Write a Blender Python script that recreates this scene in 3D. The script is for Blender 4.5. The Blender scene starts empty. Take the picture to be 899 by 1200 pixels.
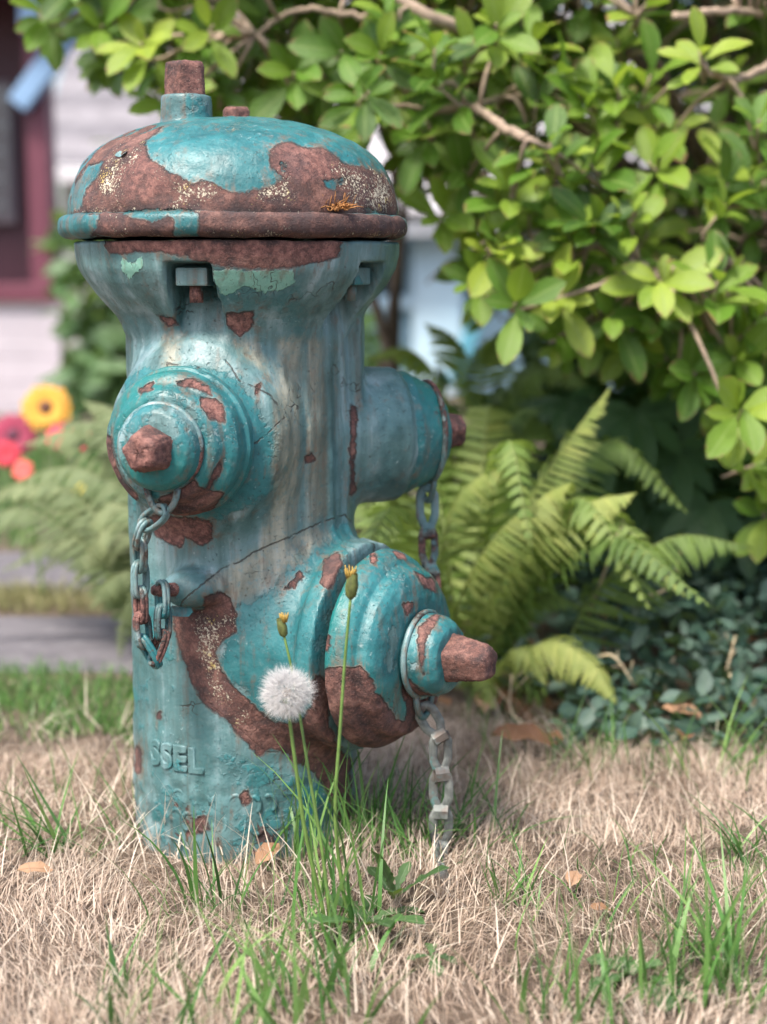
import bpy, math, random
import numpy as np
from mathutils import Vector, Matrix
from mathutils.bvhtree import BVHTree

rng = np.random.default_rng(7)
random.seed(7)
PI = math.pi
sc = bpy.context.scene
COL = sc.collection

# ------------------------------------------------------------------ camera, sky, sun, exposure
FPX, PITCH = 1803.0, math.radians(9.14)
CAM = np.array([0.135, -1.45, 0.544])
cd = bpy.data.cameras.new('camera')
cam = bpy.data.objects.new('camera', cd); COL.objects.link(cam)
cam.location = CAM; cam.rotation_euler = (PI / 2 - PITCH, 0, 0)
cd.sensor_fit = 'VERTICAL'; cd.sensor_height = 36.0; cd.sensor_width = 27.0
cd.lens = FPX / 1200 * 36
cd.clip_start = 0.02; cd.clip_end = 500
cd.dof.use_dof = True; cd.dof.focus_distance = 1.32; cd.dof.aperture_fstop = 3.1; cd.dof.aperture_blades = 0
sc.camera = cam

SUN_EL, SUN_AZ = math.radians(58), math.radians(215)   # azimuth clockwise from +Y
world = bpy.data.worlds.new('World'); sc.world = world; world.use_nodes = True
wn = world.node_tree
sky = wn.nodes.new('ShaderNodeTexSky'); sky.sky_type = 'NISHITA'; sky.sun_disc = False
sky.sun_elevation = SUN_EL; sky.sun_rotation = SUN_AZ
sky.air_density = 1.0; sky.dust_density = 4.0; sky.ozone_density = 1.0
wn.links.new(sky.outputs[0], wn.nodes['Background'].inputs[0])
wn.nodes['Background'].inputs[1].default_value = 0.085
sd = bpy.data.lights.new('sun', 'SUN'); sun = bpy.data.objects.new('sun', sd); COL.objects.link(sun)
sd.energy = 1.5; sd.angle = math.radians(11); sd.color = (1.0, 0.95, 0.87)
sdir = Vector((math.sin(SUN_AZ) * math.cos(SUN_EL), math.cos(SUN_AZ) * math.cos(SUN_EL), math.sin(SUN_EL)))
sun.rotation_euler = sdir.to_track_quat('Z', 'Y').to_euler(); sun.location = (0, 0, 6)
vs = sc.view_settings
vs.view_transform = 'Standard'; vs.look = 'None'; vs.exposure = 2.0; vs.gamma = 1.0; vs.use_curve_mapping = False
sc.cycles.use_denoising = True
sc.cycles.max_bounces = 8; sc.cycles.transparent_max_bounces = 8

# ------------------------------------------------------------------ helpers
cp, sp = math.cos(PITCH), math.sin(PITCH)
def P(px, py, Y):
    """photo pixel -> world point on the plane y = Y"""
    a, b = (px - 449.5) / FPX, (py - 600) / FPX
    d = np.array([a, cp - b * sp, -sp - b * cp])
    k = (Y - CAM[1]) / d[1]
    return CAM + d * k
def G(px, py, z=0.0):
    """photo pixel -> world point on the plane z"""
    a, b = (px - 449.5) / FPX, (py - 600) / FPX
    d = np.array([a, cp - b * sp, -sp - b * cp])
    k = (z - CAM[2]) / d[2]
    return CAM + d * k
def image_px(V):
    """world points -> image pixel positions as seen from the camera"""
    D = np.asarray(V) - CAM
    dep = D[:, 1] * cp - D[:, 2] * sp
    up = D[:, 1] * sp + D[:, 2] * cp
    return np.stack([449.5 + FPX * D[:, 0] / dep, 600 - FPX * up / dep], 1)

ORG = {}
def tag(o, label=None, cat=None, group=None, kind=None):
    if label: o['label'] = label
    if cat: o['category'] = cat
    if group: o['group'] = group
    if kind: o['kind'] = kind
    return o
def thing(name, loc, label, cat, group=None):
    o = bpy.data.objects.new(name, None); COL.objects.link(o)
    o.location = loc; o.empty_display_size = 0.05
    ORG[o.name] = np.array(loc, float)
    return tag(o, label, cat, group)
def mesh(name, V, F, mat=None, smooth=True, attrs=None):
    V = np.asarray(V, np.float32).reshape(-1, 3)
    me = bpy.data.meshes.new(name)
    if isinstance(F, np.ndarray):
        n, k = F.shape
        me.vertices.add(len(V)); me.vertices.foreach_set('co', V.ravel())
        me.loops.add(n * k); me.loops.foreach_set('vertex_index', F.astype(np.int32).ravel())
        me.polygons.add(n)
        me.polygons.foreach_set('loop_start', np.arange(0, n * k, k, dtype=np.int32))
        me.polygons.foreach_set('loop_total', np.full(n, k, np.int32))
        me.update(calc_edges=True)
    else:
        me.from_pydata(V.tolist(), [], [list(map(int, f)) for f in F]); me.update()
    me.polygons.foreach_set('use_smooth', np.full(len(me.polygons), smooth))
    for k, a in (attrs or {}).items():
        a = np.asarray(a, np.float32)
        if a.ndim == 1:
            at = me.attributes.new(k, 'FLOAT', 'POINT'); at.data.foreach_set('value', a)
        else:
            at = me.attributes.new(k, 'FLOAT_VECTOR', 'POINT'); at.data.foreach_set('vector', a.ravel())
    if mat: me.materials.append(mat)
    return me
def mk(name, V, F, mat, parent=None, smooth=True, attrs=None, loc=None):
    """one mesh object; V in world coordinates"""
    V = np.asarray(V, float).reshape(-1, 3)
    org = ORG[parent.name] if parent else (np.array(loc, float) if loc is not None else np.zeros(3))
    o = bpy.data.objects.new(name, mesh(name, V - org, F, mat, smooth, attrs)); COL.objects.link(o)
    if parent: o.parent = parent
    else: o.location = org
    ORG[o.name] = org
    return o
def join(parts):
    V, F, n = [], [], 0
    for v, f in parts:
        V.append(np.asarray(v, float)); F += [[i + n for i in q] for q in f]; n += len(v)
    return np.concatenate(V), F
def unit(v):
    v = np.asarray(v, float); return v / (np.linalg.norm(v) + 1e-12)
def frame(axis, ref=(0, 0, 1)):
    a = unit(axis); r = np.asarray(ref, float)
    if abs(a @ r) > 0.95: r = np.array([1., 0, 0])
    s = unit(np.cross(r, a)); return s, np.cross(a, s), a
def tube(pts, rad, seg=8, closed=False):
    pts = np.asarray(pts, float); n = len(pts)
    rad = np.full(n, rad) if np.isscalar(rad) else np.asarray(rad)
    T = np.gradient(pts, axis=0) if not closed else np.roll(pts, -1, 0) - np.roll(pts, 1, 0)
    s, u, _ = frame(T[0]); V = []
    for i in range(n):
        t = unit(T[i]); s = unit(s - t * (s @ t)); u = np.cross(t, s)
        for k in range(seg):
            a = 2 * PI * k / seg
            V.append(pts[i] + rad[i] * (math.cos(a) * s + math.sin(a) * u))
    F = []
    m = n if closed else n - 1
    for i in range(m):
        j = (i + 1) % n
        for k in range(seg):
            l = (k + 1) % seg
            F.append([i * seg + k, i * seg + l, j * seg + l, j * seg + k])
    if not closed:
        F.append(list(range(seg))[::-1]); F.append([(n - 1) * seg + k for k in range(seg)])
    return np.array(V), F
def bez(pts, n=24):
    """Catmull-Rom through the points"""
    p = np.asarray(pts, float); p = np.vstack([2 * p[0] - p[1], p, 2 * p[-1] - p[-2]])
    m = len(p) - 3; out = []
    for q in np.linspace(0, m - 1e-6, n):
        i = int(q); t = q - i; a, b, c, d = p[i:i + 4]
        out.append(.5 * ((2 * b) + (-a + c) * t + (2 * a - 5 * b + 4 * c - d) * t * t + (-a + 3 * b - 3 * c + d) * t ** 3))
    return np.array(out)
def box(c, s, rot=None, bev=0.0):
    """bevelled box: centre, full size"""
    h = np.array(s, float) / 2
    if bev <= 0:
        V = np.array([[x, y, z] for x in (-1, 1) for y in (-1, 1) for z in (-1, 1)], float) * h
        F = [[0, 1, 3, 2], [4, 6, 7, 5], [0, 4, 5, 1], [2, 3, 7, 6], [0, 2, 6, 4], [1, 5, 7, 3]]
    else:
        import bmesh
        bm = bmesh.new(); bmesh.ops.create_cube(bm, size=2)
        for v in bm.verts: v.co = Vector([v.co[i] * h[i] for i in range(3)])
        bmesh.ops.bevel(bm, geom=bm.edges[:], offset=bev, segments=2, affect='EDGES', profile=.6)
        bm.verts.index_update()
        V = np.array([v.co[:] for v in bm.verts]); F = [[v.index for v in f.verts] for f in bm.faces]; bm.free()
    if rot is not None: V = V @ np.array(rot).T
    return V + np.asarray(c, float), F
def rot_z(a): return np.array([[math.cos(a), -math.sin(a), 0], [math.sin(a), math.cos(a), 0], [0, 0, 1]])
def lathe_pts(prof, seg, org, axis):
    """prof: list of (t along axis, radius)"""
    s, u, a = frame(axis); prof = np.asarray(prof, float); ang = np.arange(seg) * 2 * PI / seg
    ring = np.cos(ang)[:, None] * s + np.sin(ang)[:, None] * u
    V = np.asarray(org, float) + prof[:, 0, None, None] * a + prof[:, 1, None, None] * ring
    n = len(prof)
    i, k = np.meshgrid(np.arange(n - 1), np.arange(seg), indexing='ij'); l = (k + 1) % seg
    F = np.stack([i * seg + k, i * seg + l, (i + 1) * seg + l, (i + 1) * seg + k], -1).reshape(-1, 4)
    return V.reshape(-1, 3), F
def densify(prof, step):
    out = [prof[0]]
    for a, b in zip(prof[:-1], prof[1:]):
        n = max(1, int(math.ceil(math.dist(a, b) / step)))
        out += [tuple(np.array(a) + (np.array(b) - np.array(a)) * k / n) for k in range(1, n + 1)]
    return out
def round_prof(prof, rr=.3):
    """cut the corners of a profile once or twice"""
    p = [np.array(q, float) for q in prof]
    for _ in range(2):
        q = [p[0]]
        for a, b in zip(p[:-1], p[1:]): q += [a + (b - a) * rr * .7, a + (b - a) * (1 - rr * .7)]
        q.append(p[-1]); p = q
    return [tuple(x) for x in p]
def vnoise(P_, seed, scale):
    """cheap smooth value noise, -1..1"""
    r = np.random.default_rng(seed); T = r.random((32, 32, 32)) * 2 - 1
    q = np.asarray(P_) * scale + 100; i = np.floor(q).astype(int); f = q - i; f = f * f * (3 - 2 * f)
    def g(a, b, c): return T[(i[:, 0] + a) & 31, (i[:, 1] + b) & 31, (i[:, 2] + c) & 31]
    x, y, z = f[:, 0], f[:, 1], f[:, 2]
    c0 = (g(0, 0, 0) * (1 - x) + g(1, 0, 0) * x) * (1 - y) + (g(0, 1, 0) * (1 - x) + g(1, 1, 0) * x) * y
    c1 = (g(0, 0, 1) * (1 - x) + g(1, 0, 1) * x) * (1 - y) + (g(0, 1, 1) * (1 - x) + g(1, 1, 1) * x) * y
    return c0 * (1 - z) + c1 * z
def poly_sd(Q, poly):
    """signed distance, + inside"""
    p = np.asarray(poly, float); d = np.full(len(Q), 1e9); ins = np.zeros(len(Q), bool)
    for a, b in zip(p, np.roll(p, -1, 0)):
        e = b - a; w = Q - a; t = np.clip((w @ e) / (e @ e), 0, 1)
        d = np.minimum(d, np.linalg.norm(w - t[:, None] * e, axis=1))
        c = ((a[1] > Q[:, 1]) != (b[1] > Q[:, 1]))
        xx = (b[0] - a[0]) * (Q[:, 1] - a[1]) / (b[1] - a[1] + 1e-9) + a[0]
        ins ^= c & (Q[:, 0] < xx)
    return np.where(ins, d, -d)
def polys_sd(Q, polys):
    d = np.full(len(Q), -60.0)
    for p in polys:
        p = np.asarray(p, float); m = ((Q > p.min(0) - 60) & (Q < p.max(0) + 60)).all(1)
        if m.any(): d[m] = np.maximum(d[m], poly_sd(Q[m], p))
    return d

# ------------------------------------------------------------------ materials
class NT:
    def __init__(s, name):
        s.m = bpy.data.materials.new(name); s.m.use_nodes = True; s.t = s.m.node_tree
        s.b = s.t.nodes['Principled BSDF']; s.out = s.t.nodes['Material Output']
    def n(s, k): return s.t.nodes.new(k)
    def put(s, sock, v):
        if hasattr(v, 'is_linked'): s.t.links.new(v, sock)
        else: sock.default_value = v
    def math(s, op, a, b=0.0, c=0.0, clamp=False):
        n = s.n('ShaderNodeMath'); n.operation = op; n.use_clamp = clamp
        s.put(n.inputs[0], a); s.put(n.inputs[1], b)
        if op in ('MULTIPLY_ADD',): s.put(n.inputs[2], c)
        return n.outputs[0]
    def step(s, v, lo, hi, a=0.0, b=1.0):
        n = s.n('ShaderNodeMapRange'); n.interpolation_type = 'SMOOTHSTEP'
        s.put(n.inputs[0], v); n.inputs[1].default_value = lo; n.inputs[2].default_value = hi
        n.inputs[3].default_value = a; n.inputs[4].default_value = b
        return n.outputs[0]
    def mix(s, f, a, b, mode='MIX'):
        n = s.n('ShaderNodeMix'); n.data_type = 'RGBA'; n.blend_type = mode; n.clamp_factor = True
        s.put(n.inputs[0], f)
        for i, v in ((6, a), (7, b)):
            if isinstance(v, tuple): v = (*v, 1.0) if len(v) == 3 else v
            s.put(n.inputs[i], v)
        return n.outputs[2]
    def coord(s, which='Object', scale=(1, 1, 1)):
        n = s.n('ShaderNodeTexCoord'); m = s.n('ShaderNodeMapping'); m.inputs['Scale'].default_value = scale
        s.t.links.new(n.outputs[which], m.inputs[0]); return m.outputs[0]
    def noise(s, vec, scale, detail=4, rough=.55, dist=0.0):
        n = s.n('ShaderNodeTexNoise'); s.put(n.inputs['Vector'], vec)
        n.inputs['Scale'].default_value = scale; n.inputs['Detail'].default_value = detail
        n.inputs['Roughness'].default_value = rough; n.inputs['Distortion'].default_value = dist
        return n.outputs[0]
    def voro(s, vec, scale, feat='F1', out='Distance'):
        n = s.n('ShaderNodeTexVoronoi'); s.put(n.inputs['Vector'], vec); n.feature = feat
        n.inputs['Scale'].default_value = scale; return n.outputs[out]
    def attr(s, name, out='Fac'):
        n = s.n('ShaderNodeAttribute'); n.attribute_name = name; return n.outputs[out]
    def ramp(s, f, stops):
        n = s.n('ShaderNodeValToRGB'); s.put(n.inputs[0], f); e = n.color_ramp.elements
        while len(e) < len(stops): e.new(.5)
        for x, (p, c) in zip(e, stops): x.position = p; x.color = (*c, 1)
        return n.outputs[0]
    def bump(s, h, strength, dist, normal=None):
        n = s.n('ShaderNodeBump'); s.put(n.inputs['Height'], h)
        n.inputs['Strength'].default_value = strength; n.inputs['Distance'].default_value = dist
        if normal is not None: s.put(n.inputs['Normal'], normal)
        return n.outputs[0]
    def set(s, **k):
        for a, v in k.items():
            sock = s.b.inputs[a.replace('_', ' ')]
            if isinstance(v, tuple) and len(v) == 3: v = (*v, 1)
            s.put(sock, v)
        return s

def iron_material():
    """chipped paint over rusted cast iron; the wear maps are vertex attributes of each casting"""
    t = NT('chipped_paint_on_iron'); co = t.coord()
    n_lo = t.noise(co, 9, 3); n_mid = t.noise(co, 45, 5, .6); n_hi = t.noise(co, 190, 5, .65); n_vhi = t.noise(co, 700, 3)
    streak = t.noise(t.coord(scale=(1, 1, .09)), 38, 5, .6, .4)
    streak2 = t.noise(t.coord(scale=(1, 1, .05)), 110, 4, .6, .3)
    # --- where the paint has gone
    r = t.attr('rust')
    r = t.math('MULTIPLY_ADD', t.math('SUBTRACT', n_mid, .5), .011, r)
    r = t.math('MULTIPLY_ADD', t.math('SUBTRACT', n_hi, .5), .006, r)
    w = t.attr('wear')
    chip = t.math('ADD', t.math('MULTIPLY', t.math('SUBTRACT', t.noise(co, 75, 7, .68, .6), .675), .06),
                  t.math('MULTIPLY', t.math('SUBTRACT', w, .45), .02))
    r = t.math('MAXIMUM', r, chip)
    bare = t.step(r, -.0004, .0004)
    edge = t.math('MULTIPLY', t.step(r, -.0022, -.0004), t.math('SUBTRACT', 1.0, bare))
    # --- paint
    coat = t.math('ADD', t.attr('teal'), t.math('ADD', t.math('MULTIPLY', t.math('SUBTRACT', n_mid, .5), 1.1), t.math('MULTIPLY', t.math('SUBTRACT', n_lo, .5), .9)))
    coat = t.math('MULTIPLY_ADD', t.math('SUBTRACT', n_hi, .5), .45, coat)
    teal = t.step(coat, .44, .54)
    wash = t.step(coat, .50, 1.15, 0, .35)
    faded = t.ramp(streak, [(.32, (.040, .085, .082)), (.44, (.080, .155, .155)), (.54, (.125, .215, .22)), (.66, (.27, .355, .37))])
    faded = t.mix(t.step(n_lo, .42, .60, 0, .85), faded, t.mix(t.step(n_mid, .35, .65), (.030, .090, .095), (.075, .170, .178)))
    bright = t.ramp(n_mid, [(.3, (.012, .085, .094)), (.55, (.022, .140, .152)), (.8, (.05, .20, .21))])
    col = t.mix(t.math('MULTIPLY', teal, t.math('SUBTRACT', 1.0, t.math('MULTIPLY', t.step(n_hi, .5, .72), .45))), faded, bright)
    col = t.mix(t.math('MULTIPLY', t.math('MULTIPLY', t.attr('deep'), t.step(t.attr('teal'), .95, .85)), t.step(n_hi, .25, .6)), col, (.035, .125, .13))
    col = t.mix(t.step(t.attr('green'), -.001, .0015), col, (.011, .135, .130))
    mint_e = t.math('MULTIPLY_ADD', t.math('SUBTRACT', n_mid, .5), .026, t.attr('mint'))
    mint = t.step(mint_e, -.0004, .0006)
    col = t.mix(t.math('MULTIPLY', mint, .85), col, t.mix(n_hi, (.13, .34, .27), (.26, .46, .36)))
    bg = t.math('MULTIPLY_ADD', t.math('SUBTRACT', streak2, .5), .02, t.attr('beige'))
    beige = t.math('MULTIPLY', t.step(bg, -.006, .006), t.step(n_hi, .2, .55))
    col = t.mix(t.math('MULTIPLY', beige, .78), col, t.mix(t.step(streak, .35, .62), (.11, .108, .078), (.34, .315, .235)))
    # pale rubbed spots, dark pits, grime streaks
    col = t.mix(t.math('MULTIPLY', t.math('MULTIPLY', t.step(n_hi, .60, .70), .5), t.step(t.noise(co, 20, 3), .47, .62, .1, 1.0)), col, (.36, .45, .45))
    pits = t.step(t.noise(co, 330, 4, .7), .61, .70)
    col = t.mix(t.math('MULTIPLY', pits, .6), col, (.055, .06, .055))
    col = t.mix(t.math('MULTIPLY', t.step(streak2, .55, .68), .5), col, (.085, .095, .08))
    col = t.mix(t.math('MULTIPLY', edge, t.step(n_mid, .38, .56, .35, 1.0)), col, (.04, .026, .022))  # dark line along chip edges: shadow of the paint thickness, put into the colour
    stain = t.math('MULTIPLY', t.math('MULTIPLY', t.step(r, -.016, -.001), t.step(streak2, .46, .60)), t.step(n_hi, .3, .6))
    col = t.mix(t.math('MULTIPLY', stain, .5), col, (.17, .085, .045))
    under = t.math('MULTIPLY', t.math('MULTIPLY', t.step(r, -.0022, -.0012), t.step(r, -.0002, -.0008)), t.step(n_mid, .46, .56))
    col = t.mix(t.math('MULTIPLY', under, .22), col, (.36, .44, .40))
    # --- iron
    pk = t.math('MULTIPLY_ADD', t.math('SUBTRACT', n_mid, .5), .02, t.attr('pink'))
    iron = t.ramp(t.math('ADD', t.math('MULTIPLY', n_mid, .6), t.math('MULTIPLY', n_hi, .4)),
                  [(.40, (.038, .022, .021)), (.47, (.090, .043, .037)), (.53, (.135, .062, .050)), (.61, (.215, .11, .088))])
    iron = t.mix(t.step(n_lo, .52, .72, 0, .4), iron, (.15, .062, .034))
    iron = t.mix(t.math('MULTIPLY', t.step(pk, -.004, .004), .6), iron, t.mix(t.step(n_hi, .35, .65), (.13, .048, .042), (.31, .145, .12)))
    iron = t.mix(t.step(t.noise(co, 95, 6, .7, .3), .54, .38, 0, .5), iron, (.05, .028, .026))
    iron = t.mix(t.step(t.noise(co, 27, 4, .6), .56, .70, 0, .45), iron, (.085, .052, .054))
    pit2 = t.step(t.noise(co, 420, 4, .7), .58, .70)
    iron = t.mix(t.math('MULTIPLY', pit2, .55), iron, (.03, .02, .018))
    iron = t.mix(t.step(n_vhi, .56, .70, 0, .45), iron, (.26, .16, .13))
    iron = t.mix(t.step(n_vhi, .44, .32, 0, .55), iron, (.025, .016, .015))
    iron = t.mix(t.math('MULTIPLY', t.step(r, .0022, .0006), .55), iron, (.03, .02, .018))  # iron painted darker beside the paint edge, imitating the shadow of the flakes
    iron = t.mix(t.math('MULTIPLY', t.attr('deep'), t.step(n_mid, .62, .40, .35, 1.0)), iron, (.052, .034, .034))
    # lichen crust and grains
    li = t.attr('lichen')
    sp_ = t.noise(co, 520, 5, .7, .1); cl = t.noise(co, 42, 5, .65)
    lm = t.math('ADD', t.math('ADD', sp_, t.math('MULTIPLY', t.math('SUBTRACT', cl, .5), .55)), t.math('MULTIPLY', li, .20))
    lich = t.math('MULTIPLY', t.step(lm, .715, .75), t.step(li, .02, .1))
    lcol = t.mix(t.step(t.noise(co, 60, 3), .56, .66), (.56, .50, .38), (.50, .38, .12))
    col = t.mix(bare, col, iron)
    col = t.mix(t.math('MULTIPLY', lich, t.math('MULTIPLY_ADD', bare, .75, .25)), col, lcol)
    crk = t.math('MULTIPLY', t.step(t.voro(t.mix(.12, co, t.noise(co, 30, 3)), 26, 'DISTANCE_TO_EDGE'), .022, .006), t.step(t.noise(co, 13, 3), .60, .66))
    sm = t.math('ABSOLUTE', t.math('MULTIPLY_ADD', t.math('SUBTRACT', n_hi, .5), .004, t.attr('seam')))
    sm = t.math('MULTIPLY', t.step(sm, .0011, .0004), t.step(n_mid, .40, .47))
    crk = t.math('MAXIMUM', crk, sm)
    col = t.mix(t.math('MULTIPLY', crk, t.math('SUBTRACT', .8, bare, clamp=True)), col, (.03, .025, .02))
    rough = t.math('ADD', t.math('MULTIPLY', bare, .42), t.math('MULTIPLY_ADD', n_hi, .45, .20))
    # --- relief
    paint_h = t.step(r, -.0005, .0005, 1.0, 0.0)
    h = t.math('MULTIPLY', paint_h, .0022)
    h = t.math('MULTIPLY_ADD', n_mid, .0011, h)
    h = t.math('MULTIPLY_ADD', t.math('MULTIPLY', n_hi, t.math('MULTIPLY_ADD', bare, .7, .7)), .0010, h)
    h = t.math('MULTIPLY_ADD', teal, .0005, h)
    h = t.math('MULTIPLY_ADD', crk, -.0006, h)
    h = t.math('MULTIPLY_ADD', mint, .0007, h)
    h = t.math('MULTIPLY_ADD', pits, -.0004, h)
    h = t.math('MULTIPLY_ADD', lich, .0007, h)
    h = t.math('MULTIPLY_ADD', t.math('MULTIPLY', n_vhi, bare), .0006, h)
    t.set(Base_Color=col, Roughness=rough, Normal=t.bump(h, 1.0, 1.0))
    t.b.inputs['Specular IOR Level'].default_value = .45
    return t.m
def leaf_material(name, dark, mid, light, trans=.45, rough=.38, vein=(.30, .38, .14), tip=None):
    """leaf attribute: x = across -1..1, y = along 0..1, z = tint"""
    t = NT(name); l = t.n('ShaderNodeSeparateXYZ'); t.t.links.new(t.attr('leaf', 'Vector'), l.inputs[0])
    co = t.coord()
    c = t.ramp(l.outputs[2], [(0.0, dark), (.5, mid), (1.0, light)])
    c = t.mix(t.math('MULTIPLY', t.step(t.noise(co, 60, 4), .35, .7), .35), c, mid)
    ax = t.math('ABSOLUTE', l.outputs[0])
    c = t.mix(t.step(ax, .14, .03, 0, .6), c, vein)
    if tip:
        e = t.math('ADD', t.math('ADD', t.math('MULTIPLY', l.outputs[1], .5), t.math('MULTIPLY', ax, .18)), t.math('MULTIPLY', t.noise(co, 22, 3), .65))
        c = t.mix(t.step(e, .93, .99), c, tip)
    t.set(Base_Color=c, Roughness=rough)
    lat = t.math('ABSOLUTE', t.math('SINE', t.math('MULTIPLY_ADD', l.outputs[1], 34.0, t.math('MULTIPLY', ax, -9.0))))
    hgt = t.math('MULTIPLY_ADD', t.noise(co, 160, 3), .0006, t.math('MULTIPLY', lat, .0005))
    nb = t.bump(hgt, .6, 1.0); t.put(t.b.inputs['Normal'], nb)
    tr = t.n('ShaderNodeBsdfTranslucent'); t.put(tr.inputs[0], t.mix(.5, c, (.30, .42, .03), 'MIX'))
    ms = t.n('ShaderNodeMixShader'); ms.inputs[0].default_value = trans
    t.t.links.new(t.b.outputs[0], ms.inputs[1]); t.t.links.new(tr.outputs[0], ms.inputs[2])
    t.t.links.new(ms.outputs[0], t.out.inputs[0])
    return t.m
def plain(name, c, rough=.7, var=.25, scale=20, bump=0.0, c2=None, vec=None):
    t = NT(name); co = vec or t.coord()
    n = t.noise(co, scale, 5, .6)
    c2 = c2 or tuple(x * (1 - var) for x in c)
    col = t.mix(t.step(n, .35, .65), c2, c)
    t.set(Base_Color=col, Roughness=rough)
    if bump: t.put(t.b.inputs['Normal'], t.bump(t.noise(co, scale * 4, 5, .6), .7, bump))
    return t.m
def grass_material(name, stops, rough=.55, trans=.35):
    t = NT(name); l = t.n('ShaderNodeSeparateXYZ'); t.t.links.new(t.attr('leaf', 'Vector'), l.inputs[0])
    c = t.ramp(l.outputs[2], stops)
    t.set(Base_Color=c, Roughness=rough)
    tr = t.n('ShaderNodeBsdfTranslucent'); t.put(tr.inputs[0], c)
    ms = t.n('ShaderNodeMixShader'); ms.inputs[0].default_value = trans
    t.t.links.new(t.b.outputs[0], ms.inputs[1]); t.t.links.new(tr.outputs[0], ms.inputs[2])
    t.t.links.new(ms.outputs[0], t.out.inputs[0]); return t.m

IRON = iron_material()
M_LEAF = leaf_material('shrub_leaf', (.018, .062, .012), (.115, .235, .028), (.36, .45, .06), .42, .36, (.26, .36, .10), tip=(.30, .16, .09))
M_FERN = leaf_material('fern_leaf', (.025, .075, .018), (.19, .29, .07), (.48, .51, .15), .45, .5, (.2, .25, .08))
M_FERN_L = leaf_material('grey_fern_leaf', (.07, .11, .05), (.17, .22, .10), (.34, .36, .18), .35, .6, (.2, .22, .1))
M_DARK = leaf_material('dark_leaf', (.014, .048, .016), (.034, .095, .030), (.075, .165, .045), .3, .5, (.05, .10, .04))
M_VINCA = leaf_material('ground_cover_leaf', (.012, .035, .026), (.04, .09, .068), (.16, .225, .185), .25, .5, (.12, .2, .13))
M_WEED = leaf_material('weed_leaf', (.035, .085, .03), (.07, .15, .05), (.14, .24, .10), .3, .5, (.18, .26, .14))
M_DRYLEAF = leaf_material('dead_leaf', (.13, .055, .03), (.30, .15, .08), (.48, .30, .19), .25, .75, (.2, .1, .05))
M_BARK = plain('bark', (.20, .145, .11), .9, .5, 60, .002)
M_TWIG = plain('pale_twig', (.36, .27, .20), .85, .35, 90, .001)
M_STRAW = plain('straw_stem', (.46, .37, .24), .8, .3, 40)
M_STEM = plain('green_stem', (.13, .22, .05), .55, .3, 60)
M_DRY = grass_material('dry_grass', [(0, (.13, .088, .06)), (.35, (.40, .295, .22)), (.7, (.60, .48, .385)), (1, (.74, .64, .52))])
M_OLIVE = grass_material('olive_grass', [(0, (.11, .12, .045)), (.5, (.23, .23, .09)), (1, (.38, .34, .17))], .6, .3)
M_GREEN = grass_material('green_grass', [(0, (.035, .095, .022)), (.5, (.095, .23, .05)), (1, (.25, .40, .115))], .45, .4)

# ------------------------------------------------------------------ ground, pavement
def ground_h(x, y):
    return 0.006 * np.sin(x * 5 + 1) * np.cos(y * 6) + 0.004 * np.sin(x * 13 + y * 9)
def build_ground():
    t = NT('soil'); co = t.coord()
    n = t.noise(co, 30, 6, .65); n2 = t.noise(co, 3, 3)
    c = t.ramp(n, [(.3, (.045, .032, .022)), (.5, (.12, .085, .06)), (.72, (.24, .18, .13))])
    t.set(Base_Color=c, Roughness=.95, Normal=t.bump(t.noise(co, 120, 6, .7), .8, .01))
    far = [-200, -60, -20, -8, -4]; fine = list(np.linspace(-2.0, 2.4, 90)); far2 = [4, 8, 20, 60, 200]
    xs = np.array(far + fine + far2); X, Y = np.meshgrid(xs, xs, indexing='ij')
    near = np.clip(1 - np.maximum(np.abs(X), np.abs(Y)) / 2.2, 0, 1) ** .5
    Z = ground_h(X, Y) * near; n_ = len(xs)
    i, j = np.meshgrid(np.arange(n_ - 1), np.arange(n_ - 1), indexing='ij')
    F = np.stack([i * n_ + j, (i + 1) * n_ + j, (i + 1) * n_ + j + 1, i * n_ + j + 1], -1).reshape(-1, 4)
    tag(mk('ground', np.stack([X, Y, Z], -1).reshape(-1, 3), F, t.m), kind='structure')
    tp = NT('worn_concrete'); co = tp.coord()
    c = tp.ramp(tp.noise(co, 18, 6, .65), [(.3, (.09, .083, .09)), (.55, (.135, .124, .135)), (.75, (.19, .178, .186))])
    tp.set(Base_Color=c, Roughness=.9, Normal=tp.bump(tp.noise(co, 260, 4, .7), .6, .003))
    for nm, y0, y1, z in (('footpath', .55, .88, .006), ('drive_strip', 1.08, 1.42, .006)):
        k = 0; o = None
        x = -3.6
        root = None
        while x < -.22:                                   # each poured slab is a piece of the path
            w = .60
            V, F = box((x + w / 2, (y0 + y1) / 2, z - .05), (w - .006, y1 - y0, .1), bev=.004)
            if root is None:
                root = tag(mk(nm, V, F, tp.m, smooth=False), kind='structure')
            else: mk('slab', V, F, tp.m, root, smooth=False)
            x += w
build_ground()

# ------------------------------------------------------------------ fire hydrant
ZN = lambda py, Y=0.0: float(P(281, py, Y)[2])
RN = lambda px, py, Y=0.0: abs(float(P(281 + px, py, Y)[0]) - float(P(281, py, Y)[0]))
AX_L, AX_P, AX_R = math.radians(-16), math.radians(60), math.radians(109)
Z_L = float(P(170, 527, -.195)[2]); Z_P = float(P(540, 772, -.115)[2]); Z_R = float(P(520, 506, .06)[2])
def smin(a, b, k):
    h = np.clip(.5 + .5 * (b - a) / k, 0, 1); return b * (1 - h) + a * h - k * h * (1 - h)
zb_px = [(270, 94), (300, 96), (322, 104), (348, 124), (390, 132), (430, 131), (520, 131), (640, 130), (760, 129), (880, 128.5), (980, 129), (1060, 131)]
zf_px = [(268, 189), (284, 189), (300, 187), (315, 184), (330, 176), (345, 165), (357, 154), (368, 144), (380, 137), (395, 132), (410, 128)]
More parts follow.
